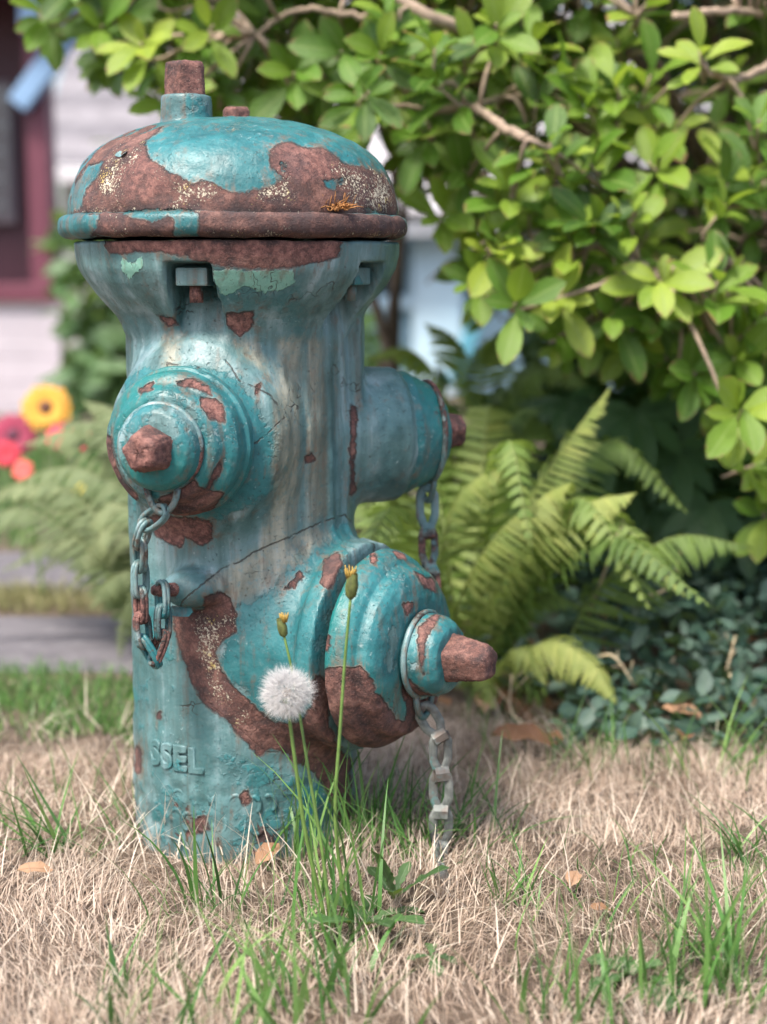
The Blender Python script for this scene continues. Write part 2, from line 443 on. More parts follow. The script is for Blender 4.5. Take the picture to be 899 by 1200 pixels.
zb = np.array([(ZN(y), RN(r, y)) for y, r in zb_px][::-1]); zf = np.array([(ZN(y), RN(r, y)) for y, r in zf_px][::-1])
POCKET = [math.radians(a) for a in (-12, 60, 132, 204, 276)]
Z_TOP, Z_POCK = ZN(284), ZN(310)
def nozzle_sd(x, y, z, az, zc, ts, rs, tend):
    t = x * math.sin(az) - y * math.cos(az); u = x * math.cos(az) + y * math.sin(az)
    q = np.sqrt(u * u + (z - zc) ** 2)
    return np.maximum(np.maximum(q - np.interp(t, ts, rs), t - tend), -t)
def body_sd(x, y, z):
    r = np.sqrt(x * x + y * y); th = np.arctan2(x, -y)
    Rb = np.interp(z, zb[:, 0], zb[:, 1]); Rf = np.interp(z, zf[:, 0], zf[:, 1])
    Rf = np.maximum(Rf, Rb)
    slot = np.zeros_like(r)
    for a in POCKET:
        d = np.abs((th - a + PI) % (2 * PI) - PI) * r
        half = .0178 + .003 * np.clip((Z_POCK - z) / .06, 0, 1)
        slot = np.maximum(slot, np.clip((half + .0022 - d) / .0034, 0, 1))
    slot = slot * np.clip((Z_POCK + .002 - z) / .005, 0, 1)
    R = Rf + (np.minimum(Rb, Rf) - Rf) * slot
    zr = np.clip((z - ZN(650)) / .03, 0, 1) * np.clip((ZN(385) - z) / .03, 0, 1)
    for a, w, h in ((26, .030, .0013), (39, .025, .0012), (55, .04, .0018), (70, .04, .0020), (-57, .03, .0018), (110, .05, .002), (150, .05, .002), (200, .05, .002), (250, .05, .002)):
        q = np.abs((th - math.radians(a) + PI) % (2 * PI) - PI) / w; R = R + h * zr * np.clip(1.3 - q, 0, 1) ** .7
    R = R - .0016 * zr * ((th > math.radians(27)) & (th < math.radians(38)))
    d = (r - R) * .85
    d = np.maximum(d, z - Z_TOP)
    d = smin(d, nozzle_sd(x, y, z, AX_L, Z_L, [0, .10, .114, .122, .134, .15], [.085, .084, .080, .068, .058, .055], .150), .022)
    d = smin(d, nozzle_sd(x, y, z, AX_R, Z_R, [0, .10, .15, .155, .17], [.068, .067, .0655, .06, .055], .165), .014)
    d = smin(d, nozzle_sd(x, y, z, AX_P, Z_P, [0, .08, .112, .119, .122, .1385, .141, .17], [.094, .0935, .0895, .0915, .0960, .0960, .068, .066], .158), .030)
    # boss that carries the chain pin
    bx, by, bz = P(224, 690, -.112)
    e = np.sqrt(((x - bx) / .026) ** 2 + ((y - by) / .020) ** 2 + ((z - bz) / .017) ** 2) - 1
    d = smin(d, e * .016, .012)
    # upright rib on the far right of the barrel
    ra = math.radians(86); ut = x * math.sin(ra) - y * math.cos(ra); uu = x * math.cos(ra) + y * math.sin(ra)
    q = np.maximum(np.maximum(np.abs(uu) - .016, np.abs(ut - .105) - .0115), np.abs(z - (ZN(420))) - .045)
    d = smin(d, q, .006)
    return d
def surface_nets(f, lo, hi, h):
    ax = [np.arange(a, b + h, h, dtype=np.float32) for a, b in zip(lo, hi)]
    X, Y, Z = np.meshgrid(*ax, indexing='ij')
    S = f(X, Y, Z).astype(np.float32)
    low_ = np.clip((.16 - Z.ravel()[np.abs(S.ravel()) < .012]) / .08, 0, 1)
    wob = vnoise(np.stack([X.ravel()[::1], Y.ravel(), Z.ravel()], 1)[np.abs(S.ravel()) < .012], 5, 38.)
    wob2 = vnoise(np.stack([X.ravel(), Y.ravel(), Z.ravel()], 1)[np.abs(S.ravel()) < .012], 6, 105.)
    T = S.ravel(); T[np.abs(T) < .012] += (wob * (.0010 + .0008 * low_) + wob2 * (.0005 + .0007 * low_)).astype(np.float32); S = T.reshape(S.shape)
    I = S < 0
    nx, ny, nz = S.shape
    cnt = np.zeros((nx - 1, ny - 1, nz - 1), np.int8)
    for a in (0, 1):
        for b in (0, 1):
            for c in (0, 1): cnt += I[a:nx - 1 + a, b:ny - 1 + b, c:nz - 1 + c]
    act = np.argwhere((cnt > 0) & (cnt < 8))
    idx = -np.ones(cnt.shape, np.int32); idx[tuple(act.T)] = np.arange(len(act))
    acc = np.zeros((len(act), 3)); num = np.zeros(len(act))
    cor = [np.array(c) for c in np.ndindex(2, 2, 2)]
    for a in cor:
        for k in range(3):
            if a[k]: continue
            b = a.copy(); b[k] = 1
            sa = S[tuple((act + a).T)]; sb = S[tuple((act + b).T)]
            m = (sa < 0) != (sb < 0); t = np.where(m, sa / np.where(m, sa - sb, 1), 0)
            acc[m] += (a + np.outer(t[m], b - a)); num[m] += 1
    V = np.array(lo) + (act + acc / num[:, None]) * h
    quads = []
    for k in range(3):
        o1, o2 = [np.eye(3, dtype=int)[(k + 1) % 3], np.eye(3, dtype=int)[(k + 2) % 3]]
        sl0 = [slice(None)] * 3; sl1 = [slice(None)] * 3; sl0[k] = slice(0, -1); sl1[k] = slice(1, None)
        ch = np.argwhere(I[tuple(sl0)] != I[tuple(sl1)])
        ok = (ch[:, (k + 1) % 3] > 0) & (ch[:, (k + 2) % 3] > 0) & (ch[:, (k + 1) % 3] < S.shape[(k + 1) % 3] - 1) & (ch[:, (k + 2) % 3] < S.shape[(k + 2) % 3] - 1)
        ch = ch[ok]
        q = np.stack([idx[tuple((ch - o1 - o2).T)], idx[tuple((ch - o2).T)], idx[tuple(ch.T)], idx[tuple((ch - o1).T)]], 1)
        flip = ~I[tuple(ch.T)]; q[flip] = q[flip][:, ::-1]
        quads.append(q)
    return V, np.concatenate(quads)

# wear maps: outlines of bare iron, old paint coats and stains, traced in image pixels, projected on from the camera
BARE_BODY = [
    [(121, 282), (130, 298), (160, 297), (188, 294), (215, 300), (235, 308), (265, 313), (300, 315), (350, 312), (385, 305), (398, 300), (400, 284), (398, 270), (121, 270)],
    [(203, 722), (215, 716), (238, 714), (240, 700), (258, 693), (268, 700), (276, 720), (276, 740), (262, 750), (252, 762), (258, 785), (270, 800), (290, 820), (306, 836), (330, 848), (352, 846), (366, 826), (366, 800), (374, 790), (384, 800), (386, 850), (400, 880), (412, 890), (411, 960), (396, 965), (384, 925), (368, 905), (345, 893), (333, 884), (318, 876), (303, 888), (290, 872), (275, 856), (262, 842), (240, 826), (225, 801), (214, 775), (206, 745)],
    [(172, 606), (190, 603), (212, 607), (232, 608), (251, 612), (249, 632), (236, 640), (217, 628), (212, 641), (198, 637), (180, 626)],
    [(265, 368), (298, 364), (297, 380), (281, 393), (269, 385)], [(183, 367), (206, 373), (209, 380), (197, 383)],
    [(225, 962), (240, 958), (246, 972), (230, 978)], [(280, 932), (290, 926), (294, 940), (284, 946)],
    [(411, 472), (419, 476), (416, 540), (417, 575), (411, 580)], [(380, 655), (396, 648), (401, 660), (387, 690), (377, 682)],
    [(333, 690), (346, 676), (352, 668), (356, 676), (345, 688)], [(357, 535), (366, 530), (368, 540), (358, 543)], [(300, 452), (307, 448), (303, 462), (297, 464)],
    [(156, 880), (163, 872), (168, 884), (164, 905), (157, 902)], [(181, 836), (187, 834), (189, 842), (183, 845)]]
BEIGE = [[(322, 395), (354, 395), (353, 560), (342, 640), (300, 652), (316, 600), (324, 500)], [(357, 395), (380, 398), (386, 600), (362, 612)],
         [(240, 682), (300, 646), (370, 617), (388, 628), (330, 672), (290, 704), (262, 700)], [(190, 395), (212, 388), (206, 440), (188, 432)], [(266, 392), (300, 398), (316, 440), (300, 432), (276, 412)]]
MINT = [[(143, 303), (152, 312), (170, 296), (160, 318), (152, 326), (143, 318)], [(246, 316), (300, 318), (346, 317), (346, 330), (326, 341), (290, 338), (265, 345), (250, 336)]]
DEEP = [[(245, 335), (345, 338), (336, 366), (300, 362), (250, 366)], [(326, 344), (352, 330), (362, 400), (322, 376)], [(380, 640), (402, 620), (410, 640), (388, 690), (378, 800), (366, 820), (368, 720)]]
TEALB = [[(272, 722), (330, 668), (400, 618), (412, 640), (386, 700), (376, 800), (366, 842), (330, 852), (300, 832), (262, 790), (255, 760)],
         [(140, 440), (225, 425), (290, 440), (322, 500), (310, 570), (270, 610), (190, 610), (140, 560)], ]
TEALC = [[(150, 660), (205, 680), (225, 800), (300, 885), (390, 930), (390, 1010), (150, 1010)]]
BARE_CAP = [[(205, 446), (225, 443), (247, 454), (248, 464), (226, 457), (207, 453)], [(234, 464), (252, 468), (262, 478), (262, 494), (246, 491), (237, 477)],
            [(198, 578), (228, 560), (233, 570), (262, 578), (250, 603), (220, 612), (186, 606), (182, 590)], [(112, 500), (131, 512), (136, 540), (146, 562), (160, 580), (164, 600), (150, 612), (130, 592), (112, 548)],
            [(262, 536), (258, 552), (246, 576), (240, 572), (253, 548)], [(163, 455), (180, 448), (178, 456), (166, 462)],
            [(376, 783), (423, 782), (437, 797), (440, 812), (447, 815), (455, 830), (462, 843), (474, 846), (475, 830), (470, 805), (480, 795), (487, 805), (505, 815), (548, 826), (545, 905), (376, 905)],
            [(434, 648), (442, 652), (440, 662), (435, 659)], [(458, 641), (472, 646), (476, 656), (466, 655)], [(474, 709), (484, 706), (483, 718), (476, 720)], [(486, 670), (508, 678), (512, 694), (498, 690)],
            [(492, 735), (512, 718), (516, 722), (500, 745), (496, 790), (491, 780)], [(378, 745), (388, 745), (386, 765), (378, 765)],
            [(446, 436), (456, 440), (474, 470), (487, 500), (484, 540), (470, 582), (462, 580), (474, 540), (477, 505), (466, 475)]]
PAINT_BONNET = [[(170, 165), (172, 180), (178, 190), (195, 198), (200, 202), (215, 208), (224, 217), (237, 211), (247, 212), (258, 220), (270, 226), (300, 222), (318, 220), (330, 209), (318, 196), (314, 180), (325, 170), (340, 165), (352, 172), (365, 176), (378, 173), (398, 184), (405, 194), (425, 196), (440, 198), (454, 210), (452, 190), (430, 165), (400, 140), (330, 120), (260, 122), (200, 140)],
                [(80, 250), (84, 225), (100, 195), (122, 188), (114, 206), (104, 221), (94, 246)], [(70, 252), (118, 249), (115, 262), (103, 280), (70, 280)],
                [(145, 249), (210, 244), (232, 249), (233, 280), (203, 280), (203, 258), (194, 252), (185, 257), (175, 259), (160, 257), (150, 255)],
                [(328, 191), (334, 190), (336, 198), (330, 200)], [(380, 212), (392, 211), (393, 222), (383, 221)], [(398, 210), (405, 209), (405, 215), (399, 215)], [(428, 244), (440, 246), (444, 251), (434, 250)]]
PINK = [[(140, 200), (165, 175), (172, 185), (190, 200), (200, 225), (150, 235)], [(322, 178), (340, 167), (365, 178), (398, 188), (398, 205), (350, 217), (326, 207)], [(118, 250), (145, 252), (142, 266), (120, 268)],
        [(130, 284), (390, 284), (392, 302), (150, 296)], [(262, 366), (300, 364), (298, 395), (265, 390)], [(205, 442), (265, 442), (265, 496), (230, 492)], [(180, 365), (210, 370), (210, 385)],
        [(170, 604), (252, 608), (250, 642), (180, 642)], [(430, 640), (515, 640), (515, 730), (430, 730)]]
LICH_B = [[(105, 195), (170, 165), (150, 195), (135, 225), (108, 235)], [(195, 205), (250, 216), (260, 235), (210, 235)], [(300, 205), (335, 200), (345, 235), (300, 240)], [(395, 190), (462, 205), (470, 250), (410, 245)],
          [(180, 140), (330, 138), (330, 150), (180, 152)], [(120, 276), (480, 276), (480, 285), (120, 285)], [(80, 246), (240, 246), (240, 251), (80, 251)]]
LICH_BODY = [[(230, 715), (285, 710), (280, 745), (262, 752), (262, 790), (292, 840), (280, 860), (262, 840), (235, 790), (226, 750)]]
SEAM = [[(206, 730), (214, 704), (236, 686), (262, 665), (282, 658), (300, 646), (340, 629), (370, 615), (404, 603), (440, 640), (390, 800), (380, 890), (310, 880), (240, 820)],
        [(196, 425), (228, 433), (262, 418), (281, 446), (316, 462), (335, 488), (300, 520), (200, 520)]]
def soft(Q, polys, w): return np.clip(.5 + polys_sd(Q, polys) / (2 * w), 0, 1)
def wear_maps(V, N, kind):
    Q = image_px(V); face = np.clip(np.einsum('ij,ij->i', N, unit_rows(CAM - V)) * 6, 0, 1)
    k = .0008; n1 = vnoise(V, 11, 14.); n2 = vnoise(V, 12, 40.)
    z = V[:, 2]; back = 1 - face; zero = np.zeros(len(V)); A = {}
    far = np.full(len(V), -.03)
    def fr(polys, other): return face * polys_sd(Q, polys) * k + back * other
    A['rust'] = far; A['wear'] = .25 + .25 * n1
    A['seam'] = far; A['teal'] = zero; A['deep'] = zero; A['green'] = far; A['mint'] = far; A['beige'] = far; A['pink'] = far; A['lichen'] = zero
    other = (n1 * .6 + n2 * .4) * .012 - .006
    if kind == 'body':
        A['rust'] = fr(BARE_BODY, other)
        A['wear'] = .18 + .2 * n1 + .95 * np.clip((.13 - z) / .10, 0, 1) * (.45 + .55 * n2)
        A['teal'] = np.clip(.16 + .56 * soft(Q, TEALB, 18) * face + .26 * soft(Q, TEALC, 30) * face + .1 * n1, 0, 1)
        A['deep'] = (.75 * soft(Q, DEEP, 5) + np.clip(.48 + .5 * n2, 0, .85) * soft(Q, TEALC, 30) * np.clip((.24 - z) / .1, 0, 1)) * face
        A['seam'] = fr(SEAM, far); A['mint'] = fr(MINT, far); A['beige'] = fr(BEIGE, far)
        A['pink'] = fr(PINK, n2 * .01); A['lichen'] = soft(Q, LICH_BODY, 8) * face * .75
    elif kind == 'bonnet':
        A['rust'] = -fr(PAINT_BONNET, -other * 2.0 + .0)
        A['wear'] = zero + .1; A['teal'] = zero + .98 + .1 * n1
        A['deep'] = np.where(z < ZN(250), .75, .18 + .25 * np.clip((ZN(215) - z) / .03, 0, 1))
        A['pink'] = fr(PINK, n2 * .01); A['lichen'] = .16 + .80 * soft(Q, LICH_B, 12) * face
    elif kind == 'cap':
        A['rust'] = fr(BARE_CAP, other + .002); A['wear'] = .30 + .22 * n1
        A['teal'] = np.clip((.62 if V[:, 0].mean() < 0 else .86) + .3 * n1, 0, 1); A['green'] = np.clip(n1 + (.1 if V[:, 0].mean() < 0 else .45), -1, 1) * .004 - .001
        A['pink'] = fr(PINK, n2 * .01)
    elif kind == 'iron':
        A['rust'] = zero + .02; A['pink'] = n1 * .01 + .001; A['lichen'] = zero + .12
    elif kind == 'worn':          # mostly rust, scraps of paint
        A['rust'] = (n1 * .5 + n2) * .005 - .0012; A['teal'] = zero + .30 + .3 * n1; A['mint'] = n2 * .01 - .006; A['pink'] = n2 * .01
    elif kind == 'painted':
        A['rust'] = n2 * .006 - .006; A['wear'] = .3 + .3 * n1; A['teal'] = .42 + .5 * n1
    return A
def unit_rows(a): return a / (np.linalg.norm(a, axis=1, keepdims=True) + 1e-9)
def vnormals(V, F):
    N = np.zeros_like(np.asarray(V, float))
    if not isinstance(F, np.ndarray):
        for f in F:
            a, b, c = V[f[0]], V[f[1]], V[f[2]]; n = np.cross(b - a, c - a)
            for i in f: N[i] += n
    else:
        n = np.cross(V[F[:, 2]] - V[F[:, 0]], V[F[:, 3 if F.shape[1] > 3 else 1]] - V[F[:, 1 if F.shape[1] > 3 else 0]])
        for k in range(F.shape[1]): np.add.at(N, F[:, k], n)
    return unit_rows(N)
hyd = thing('fire_hydrant', (0, 0, 0), 'old teal painted cast iron fire hydrant with peeling paint and rust', 'fire hydrant')
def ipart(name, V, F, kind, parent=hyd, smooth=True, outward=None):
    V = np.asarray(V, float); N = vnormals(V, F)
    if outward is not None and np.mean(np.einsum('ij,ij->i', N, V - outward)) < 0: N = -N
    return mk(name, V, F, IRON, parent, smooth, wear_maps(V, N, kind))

def build_body():
    V, F = surface_nets(body_sd, (-.20, -.20, -.05), (.20, .20, Z_TOP + .006), .0027)
    N = vnormals(V, F)
    if np.mean(np.einsum('ij,ij->i', N[:, :2], V[:, :2])) < 0: F = F[:, ::-1]; N = -N
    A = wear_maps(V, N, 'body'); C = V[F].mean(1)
    sel = np.zeros(len(F), int)
    for k, (az, zc, r, t0) in enumerate(((AX_L, Z_L, .082, .118), (AX_R, Z_R, .074, .118), (AX_P, Z_P, .105, .108)), 1):
        t = C[:, 0] * math.sin(az) - C[:, 1] * math.cos(az); u = C[:, 0] * math.cos(az) + C[:, 1] * math.sin(az)
        sel[(t > t0) & (np.hypot(u, C[:, 2] - zc) < r)] = k
    out = []
    for k, nm in enumerate(('barrel', 'hose_nozzle', 'hose_nozzle', 'pumper_nozzle')):
        f = F[sel == k]; ids, inv = np.unique(f, return_inverse=True)
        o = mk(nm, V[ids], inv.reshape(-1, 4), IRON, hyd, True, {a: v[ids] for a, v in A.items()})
        o.data.normals_split_custom_set_from_vertices(N[ids].astype(np.float32)); out.append(o)
    return out
barrel, noz_l, noz_r, noz_p = build_body()

# bonnet: dome with a rounded flange band
def cap_lathe(name, prof, org, axis, kind, seg=160, step=.003, parent=hyd, rr=.3, wob=.0008):
    prof = densify(round_prof(prof, rr), step); V, F = lathe_pts(prof, seg, org, axis)
    V = V + vnormals(V, F) * (vnoise(V, 21, 55.) * wob + vnoise(V, 22, 150.) * wob * .5)[:, None]
    a = unit(axis); mid = np.asarray(org) + a * np.mean([p[0] for p in prof])
    return ipart(name, V, F, kind, parent, True, mid)
bp = [(139, 0), (139.5, 30), (142, 62), (152, 106), (167, 144), (188, 171), (214, 185), (238, 191), (250, 192), (262, 190)]
bp = [(ZN(y), RN(r, y)) for y, r in bp]
bonnet = cap_lathe('bonnet', [(z, max(r, 1e-4)) for z, r in bp], (-.003, 0, 0), (0, 0, 1), 'bonnet', 200, .003, rr=.32, wob=.0012)
fl = [(254, 186), (254, 196), (256, 200.5), (260, 203), (269, 203.5), (276, 201), (279.5, 195), (281, 186)]
flange = cap_lathe('bonnet_flange', [(ZN(y), RN(r, y)) for y, r in fl], (-.003, 0, 0), (0, 0, 1), 'bonnet', 220, .0028, wob=.0011)
# operating nut on its collar, plug bolt behind it
c0 = P(219, 141, -.02)
cap_lathe('nut_collar', [(-.010, .029), (-.004, .029), (-.002, .0235), (.020, .0230), (.022, .020), (.023, .0001)], c0, (0, 0, 1), 'painted', 64, .003)
def prism(c, axis, n, r0, r1, h, rot=0., bev=.0025, ref=(0, 0, 1)):
    s, u, a = frame(axis, ref); V = []
    prof = [(0, r0), (h - bev, r1), (h - bev * .3, r1 - bev * .45), (h, r1 - bev * 1.4), (h, 1e-4)]
    ang = []
    for k in range(n):
        b = 2 * PI * k / n + rot; w = .16
        ang += [(b - w * 2 * PI / n * .5, 1.0), (b + w * 2 * PI / n * .5, 1.0)]
    # fill the flats so the mesh can carry a little wear
    full = []
    for i in range(len(ang)):
        a0 = np.array([math.cos(ang[i][0]), math.sin(ang[i][0])]); nx = ang[(i + 1) % len(ang)][0]; a1 = np.array([math.cos(nx), math.sin(nx)])
        for k in range(4): full.append(a0 + (a1 - a0) * k / 4)
    pr = densify(prof, .003)
    for t, r in pr:
        for q in full: V.append(np.asarray(c) + a * t + (s * q[0] + u * q[1]) * r)
    m = len(full); F = [[i * m + k, i * m + (k + 1) % m, (i + 1) * m + (k + 1) % m, (i + 1) * m + k] for i in range(len(pr) - 1) for k in range(m)]
    V = np.array(V); V += np.random.default_rng(3).normal(0, .0003, V.shape)
    return V, F
def nut(name, c, axis, n, r0, r1, h, rot, kind, parent=hyd, bev=.003):
    V, F = prism(c, axis, n, r0, r1, h, rot, bev); return ipart(name, V, F, kind, parent, True, np.asarray(c) + unit(axis) * h * .4)
nut('operating_nut', c0 + np.array([0, 0, .020]), (0, 0, 1), 5, .0195, .0185, .031, math.radians(-84), 'iron')
nut('plug_bolt', P(277, 141, .05), (0, 0, 1), 6, .0135, .013, .012, .2, 'iron')
for a in POCKET:                                           # bolt heads seated in the pockets under the flange
    r = RN(153, 322); c = np.array([math.sin(a) * r, -math.cos(a) * r, ZN(323)])
    rm = rot_z(a)
    V, F = box((0, 0, 0), (.0285, .026, .0155), bev=.002)
    ipart('flange_bolt', V @ rm.T + c, F, 'painted', smooth=False)
    V, F = tube([c + np.array([0, 0, -.022]), c + np.array([0, 0, -.005])], .006, 10); ipart('bolt_shank', V, F, 'worn')

def dirv(az): return np.array([math.sin(az), -math.cos(az), 0.])
def at_nozzle(az, z, t): return dirv(az) * t + np.array([0, 0, z])
# hose caps
hose_prof = [(-.012, .054), (-.012, .0625), (-.009, .0645), (.000, .0645), (.002, .0615), (.004, .0610), (.018, .0605), (.022, .0570), (.025, .0520), (.034, .0465), (.0365, .0420), (.0370, .0340), (.0395, .0330), (.0405, .0365), (.050, .0355), (.056, .0305), (.0585, .022), (.059, .0001)]
cap_l = cap_lathe('hose_cap', hose_prof, at_nozzle(AX_L, Z_L, .143), dirv(AX_L), 'cap', 150, .0025, rr=.15)
nut('cap_nut', at_nozzle(AX_L, Z_L, .2005), dirv(AX_L), 5, .0205, .0165, .027, .5, 'iron', cap_l, .005)
hose_prof_r = [(-.006, .054), (-.006, .0595), (.002, .0605), (.014, .0600), (.018, .0575), (.030, .0520), (.040, .0470), (.046, .0440), (.048, .036), (.052, .034), (.053, .0001)]
cap_r = cap_lathe('hose_cap', hose_prof_r, at_nozzle(AX_R, Z_R, .1490), dirv(AX_R), 'cap', 150, .0025, rr=.15)
nut('cap_nut', at_nozzle(AX_R, Z_R, .2000), dirv(AX_R), 5, .0195, .0155, .026, .4, 'iron', cap_r, .004)
# pumper cap
pump_prof = [(.002, .070), (.000, .0870), (.001, .0900), (.004, .0912), (.010, .0908), (.018, .0885), (.023, .0845), (.026, .0800), (.029, .0785), (.035, .0770), (.040, .0725), (.0435, .0640), (.0455, .052), (.0460, .0400), (.0455, .0365), (.048, .0350), (.051, .0375), (.066, .0365), (.074, .033), (.079, .028), (.081, .0001)]
cap_p = cap_lathe('pumper_cap', pump_prof, at_nozzle(AX_P, Z_P, .1475), dirv(AX_P), 'cap', 200, .0026, rr=.16, wob=.0010)
nut('cap_nut', at_nozzle(AX_P, Z_P, .226), dirv(AX_P), 5, .0225, .0170, .040, .25, 'iron', cap_p, .005)

# chain rings, pin and chains
def ring(c, axis, R, r, n=40, seg=8, stretch=1.0, up=(0, 0, 1)):
    s, u, a = frame(axis, up)
    pts = [np.asarray(c) + R * (math.cos(t) * s + stretch * math.sin(t) * u) for t in np.linspace(0, 2 * PI, n, endpoint=False)]
    return tube(pts, r, seg, closed=True)
def eye_ring(cap, az, z, t, R, kind):
    """wire ring round the cap hub with an eye hanging below it"""
    c = at_nozzle(az, z, t); s = np.array([math.cos(az), math.sin(az), 0.]); dn = np.array([0, 0, -1.])
    V1, F1 = ring(c, dirv(az), R, .0029)
    pts = []
    for w in np.linspace(-1, 1, 15):
        a = w * .42
        edge = c + R * (math.sin(a) * s + math.cos(a) * dn)
        pts.append(edge + dn * (.020 * (1 - w * w) ** .6) - s * np.sign(w) * .004 * (1 - abs(w)) * 0)
    V2, F2 = tube(pts, .0030, 8)
    V, F = join([(V1, F1), (V2, F2)])
    ipart('cap_ring', V, F, kind, cap)
    return c + dn * (R + .019)
def link_flat(top, bot, face, w=.0125, th=.0040, tongue=.007):
    """stamped flat link: window above, tapering to a narrow folded tongue"""
    d = unit(bot - top); L = np.linalg.norm(bot - top); s = unit(np.cross(d, face)); f = np.cross(s, d)
    pts = []
    def q(x, y, o=0.): return top + s * x * w + d * y * L + f * o
    loop = [q(0, -.10), (q(.62, -.07)), q(.98, .10), q(1, .35), q(.98, .58), q(.55, .80), q(.0, .88), q(-.55, .80), q(-.98, .58), q(-1, .35), q(-.98, .10), q(-.62, -.07)]
    lp = np.array(loop); P2 = []
    for i in range(len(lp)):
        for t in (0, .5): P2.append(lp[i] * (1 - t) + lp[(i + 1) % len(lp)] * t)
    V, F = tube(P2, .0043, 10, closed=True)
    V = V - np.outer((V - top) @ f * .55, f)
    tg = [q(0, .76, .0012), q(0, .90, .0042), q(0, 1.10, .0040), q(0, 1.16, -.001), q(0, 1.08, -.005), q(0, .90, -.0045)]
    n = len(tg); TV, TF = [], []
    for i, p in enumerate(tg):
        hw = .0066 if i < 4 else .0058
        for sx in (-1, 1):
            for o in (-.0011, .0011):
                nn = f if i < 3 else -f
                if i == 3: nn = d
                TV.append(p + s * sx * hw + nn * o)
    for i in range(n - 1):
        a, b = i * 4, (i + 1) * 4
        TF += [[a, a + 2, b + 2, b], [a + 1, b + 1, b + 3, a + 3], [a, b, b + 1, a + 1], [a + 2, a + 3, b + 3, b + 2]]
    TF += [[0, 1, 3, 2], [(n - 1) * 4 + k for k in (0, 2, 3, 1)]]
    return join([(V, F), (np.array(TV), TF)])
def chain_thing(points, face_fn, kind, w=.0125, mat=None):
    """part chain: an attachment shackle that parents the links"""
    first = None
    for i, (a, b) in enumerate(zip(points[:-1], points[1:])):
        V, F = link_flat(np.asarray(a, float), np.asarray(b, float), face_fn(i), w)
        if first is None: first = ipart('chain', V, F, kind, smooth=False)
        else: ipart('chain_link', V, F, kind, first, smooth=False)
    return first
def galvanised():
    t = NT('dull_galvanised_steel'); co = t.coord(); n = t.noise(co, 120, 5, .6); n2 = t.noise(co, 40, 4)
    c = t.ramp(n, [(.3, (.08, .088, .084)), (.55, (.16, .172, .16)), (.8, (.29, .30, .28))])
    c = t.mix(t.step(n2, .52, .64, 0, .6), c, (.11, .06, .042))
    c = t.mix(t.step(t.noise(co, 65, 3), .60, .68, 0, .7), c, (.11, .27, .26))
    t.set(Base_Color=c, Roughness=.55, Metallic=.35, Normal=t.bump(n, .5, .001)); return t.m
M_GALV = galvanised()
view = np.array([.1, -1., .15])
e_p = eye_ring(cap_p, AX_P, Z_P, .1985, .0385, 'worn')
Yc = e_p[1]
pts = [e_p + np.array([0, 0, .006])] + [P(516 + dx, y, Yc) for dx, y in ((0, 864), (1, 909), (1, 953), (0, 995))] + [G(518, 1026, .012)]
ch_p = chain_thing(pts, lambda i: view + np.array([.25 * math.sin(i * 2.1), 0, 0]), 'worn', .0072)
for o in [ch_p] + list(ch_p.children): o.data.materials[0] = M_GALV
e_r = eye_ring(cap_r, AX_R, Z_R, .1885, .049, 'worn')
pts = [e_r + np.array([0, 0, .008])] + [e_r + np.array([.001 * i, -.004 * i, -.038 * i + .006]) for i in (1, 2, 3, 4)]
chain_thing(pts, lambda i: view + np.array([.5 * math.sin(i * 1.7), 0, 0]), 'worn', .0075)
# twisted double-loop chain from the near hose cap to the pin on the boss
e_l = eye_ring(cap_l, AX_L, Z_L, .1825, .0355, 'worn')
pin0, pin1 = P(178, 692, -.135), P(226, 690, -.118)
V, F = tube([pin0, pin0 + (pin1 - pin0) * .12, pin0 + (pin1 - pin0) * .8, pin1 + np.array([0, .0, .001]), pin1 + np.array([.002, 0, 0])], [.0035, .0062, .0064, .0078, .004], 12)
chain_pin = ipart('chain_pin', V, F, 'iron')
path = bez([e_l, P(168, 618, -.165), P(164, 655, -.150), P(165, 700, -.150), P(167, 740, -.150), P(176, 776, -.150), P(190, 752, -.147), P(191, 715, -.142), P(190, 690, -.138)], 400)
seglen = np.concatenate([[0], np.cumsum(np.linalg.norm(np.diff(path, axis=0), axis=1))])
def along(s): return np.array([np.interp(s, seglen, path[:, k]) for k in range(3)])
s_, k_, first = 0.0, 0, None
pitch = .0225
while s_ + pitch < seglen[-1] + .006:
    a, b = along(s_), along(min(s_ + pitch, seglen[-1])); d = unit(b - a); c = (a + b) / 2
    nrm = unit(np.cross(d, [1, 0, 0]) * (.75 if k_ % 2 else .5) + np.array([1 if k_ % 2 else -.7, 0, 0]))
    nrm = unit(nrm - d * (nrm @ d)); s = np.cross(nrm, d)
    parts = []
    L, W = pitch * .68, .0072
    for off in (-.0016, .0016):
        pp = []
        for t in np.linspace(0, 2 * PI, 20, endpoint=False):
            x, y = math.cos(t), math.sin(t)
            pp.append(c + nrm * off + s * W * np.sign(x) * abs(x) ** .7 + d * L * np.sign(y) * abs(y) ** .75)
        parts.append(tube(pp, .0022, 7, closed=True))
    V, F = join(parts)
    if first is None: first = ipart('chain', V, F, 'worn')
    else: ipart('chain_link', V, F, 'worn' if k_ % 3 else 'painted', first)
    s_ += pitch; k_ += 1

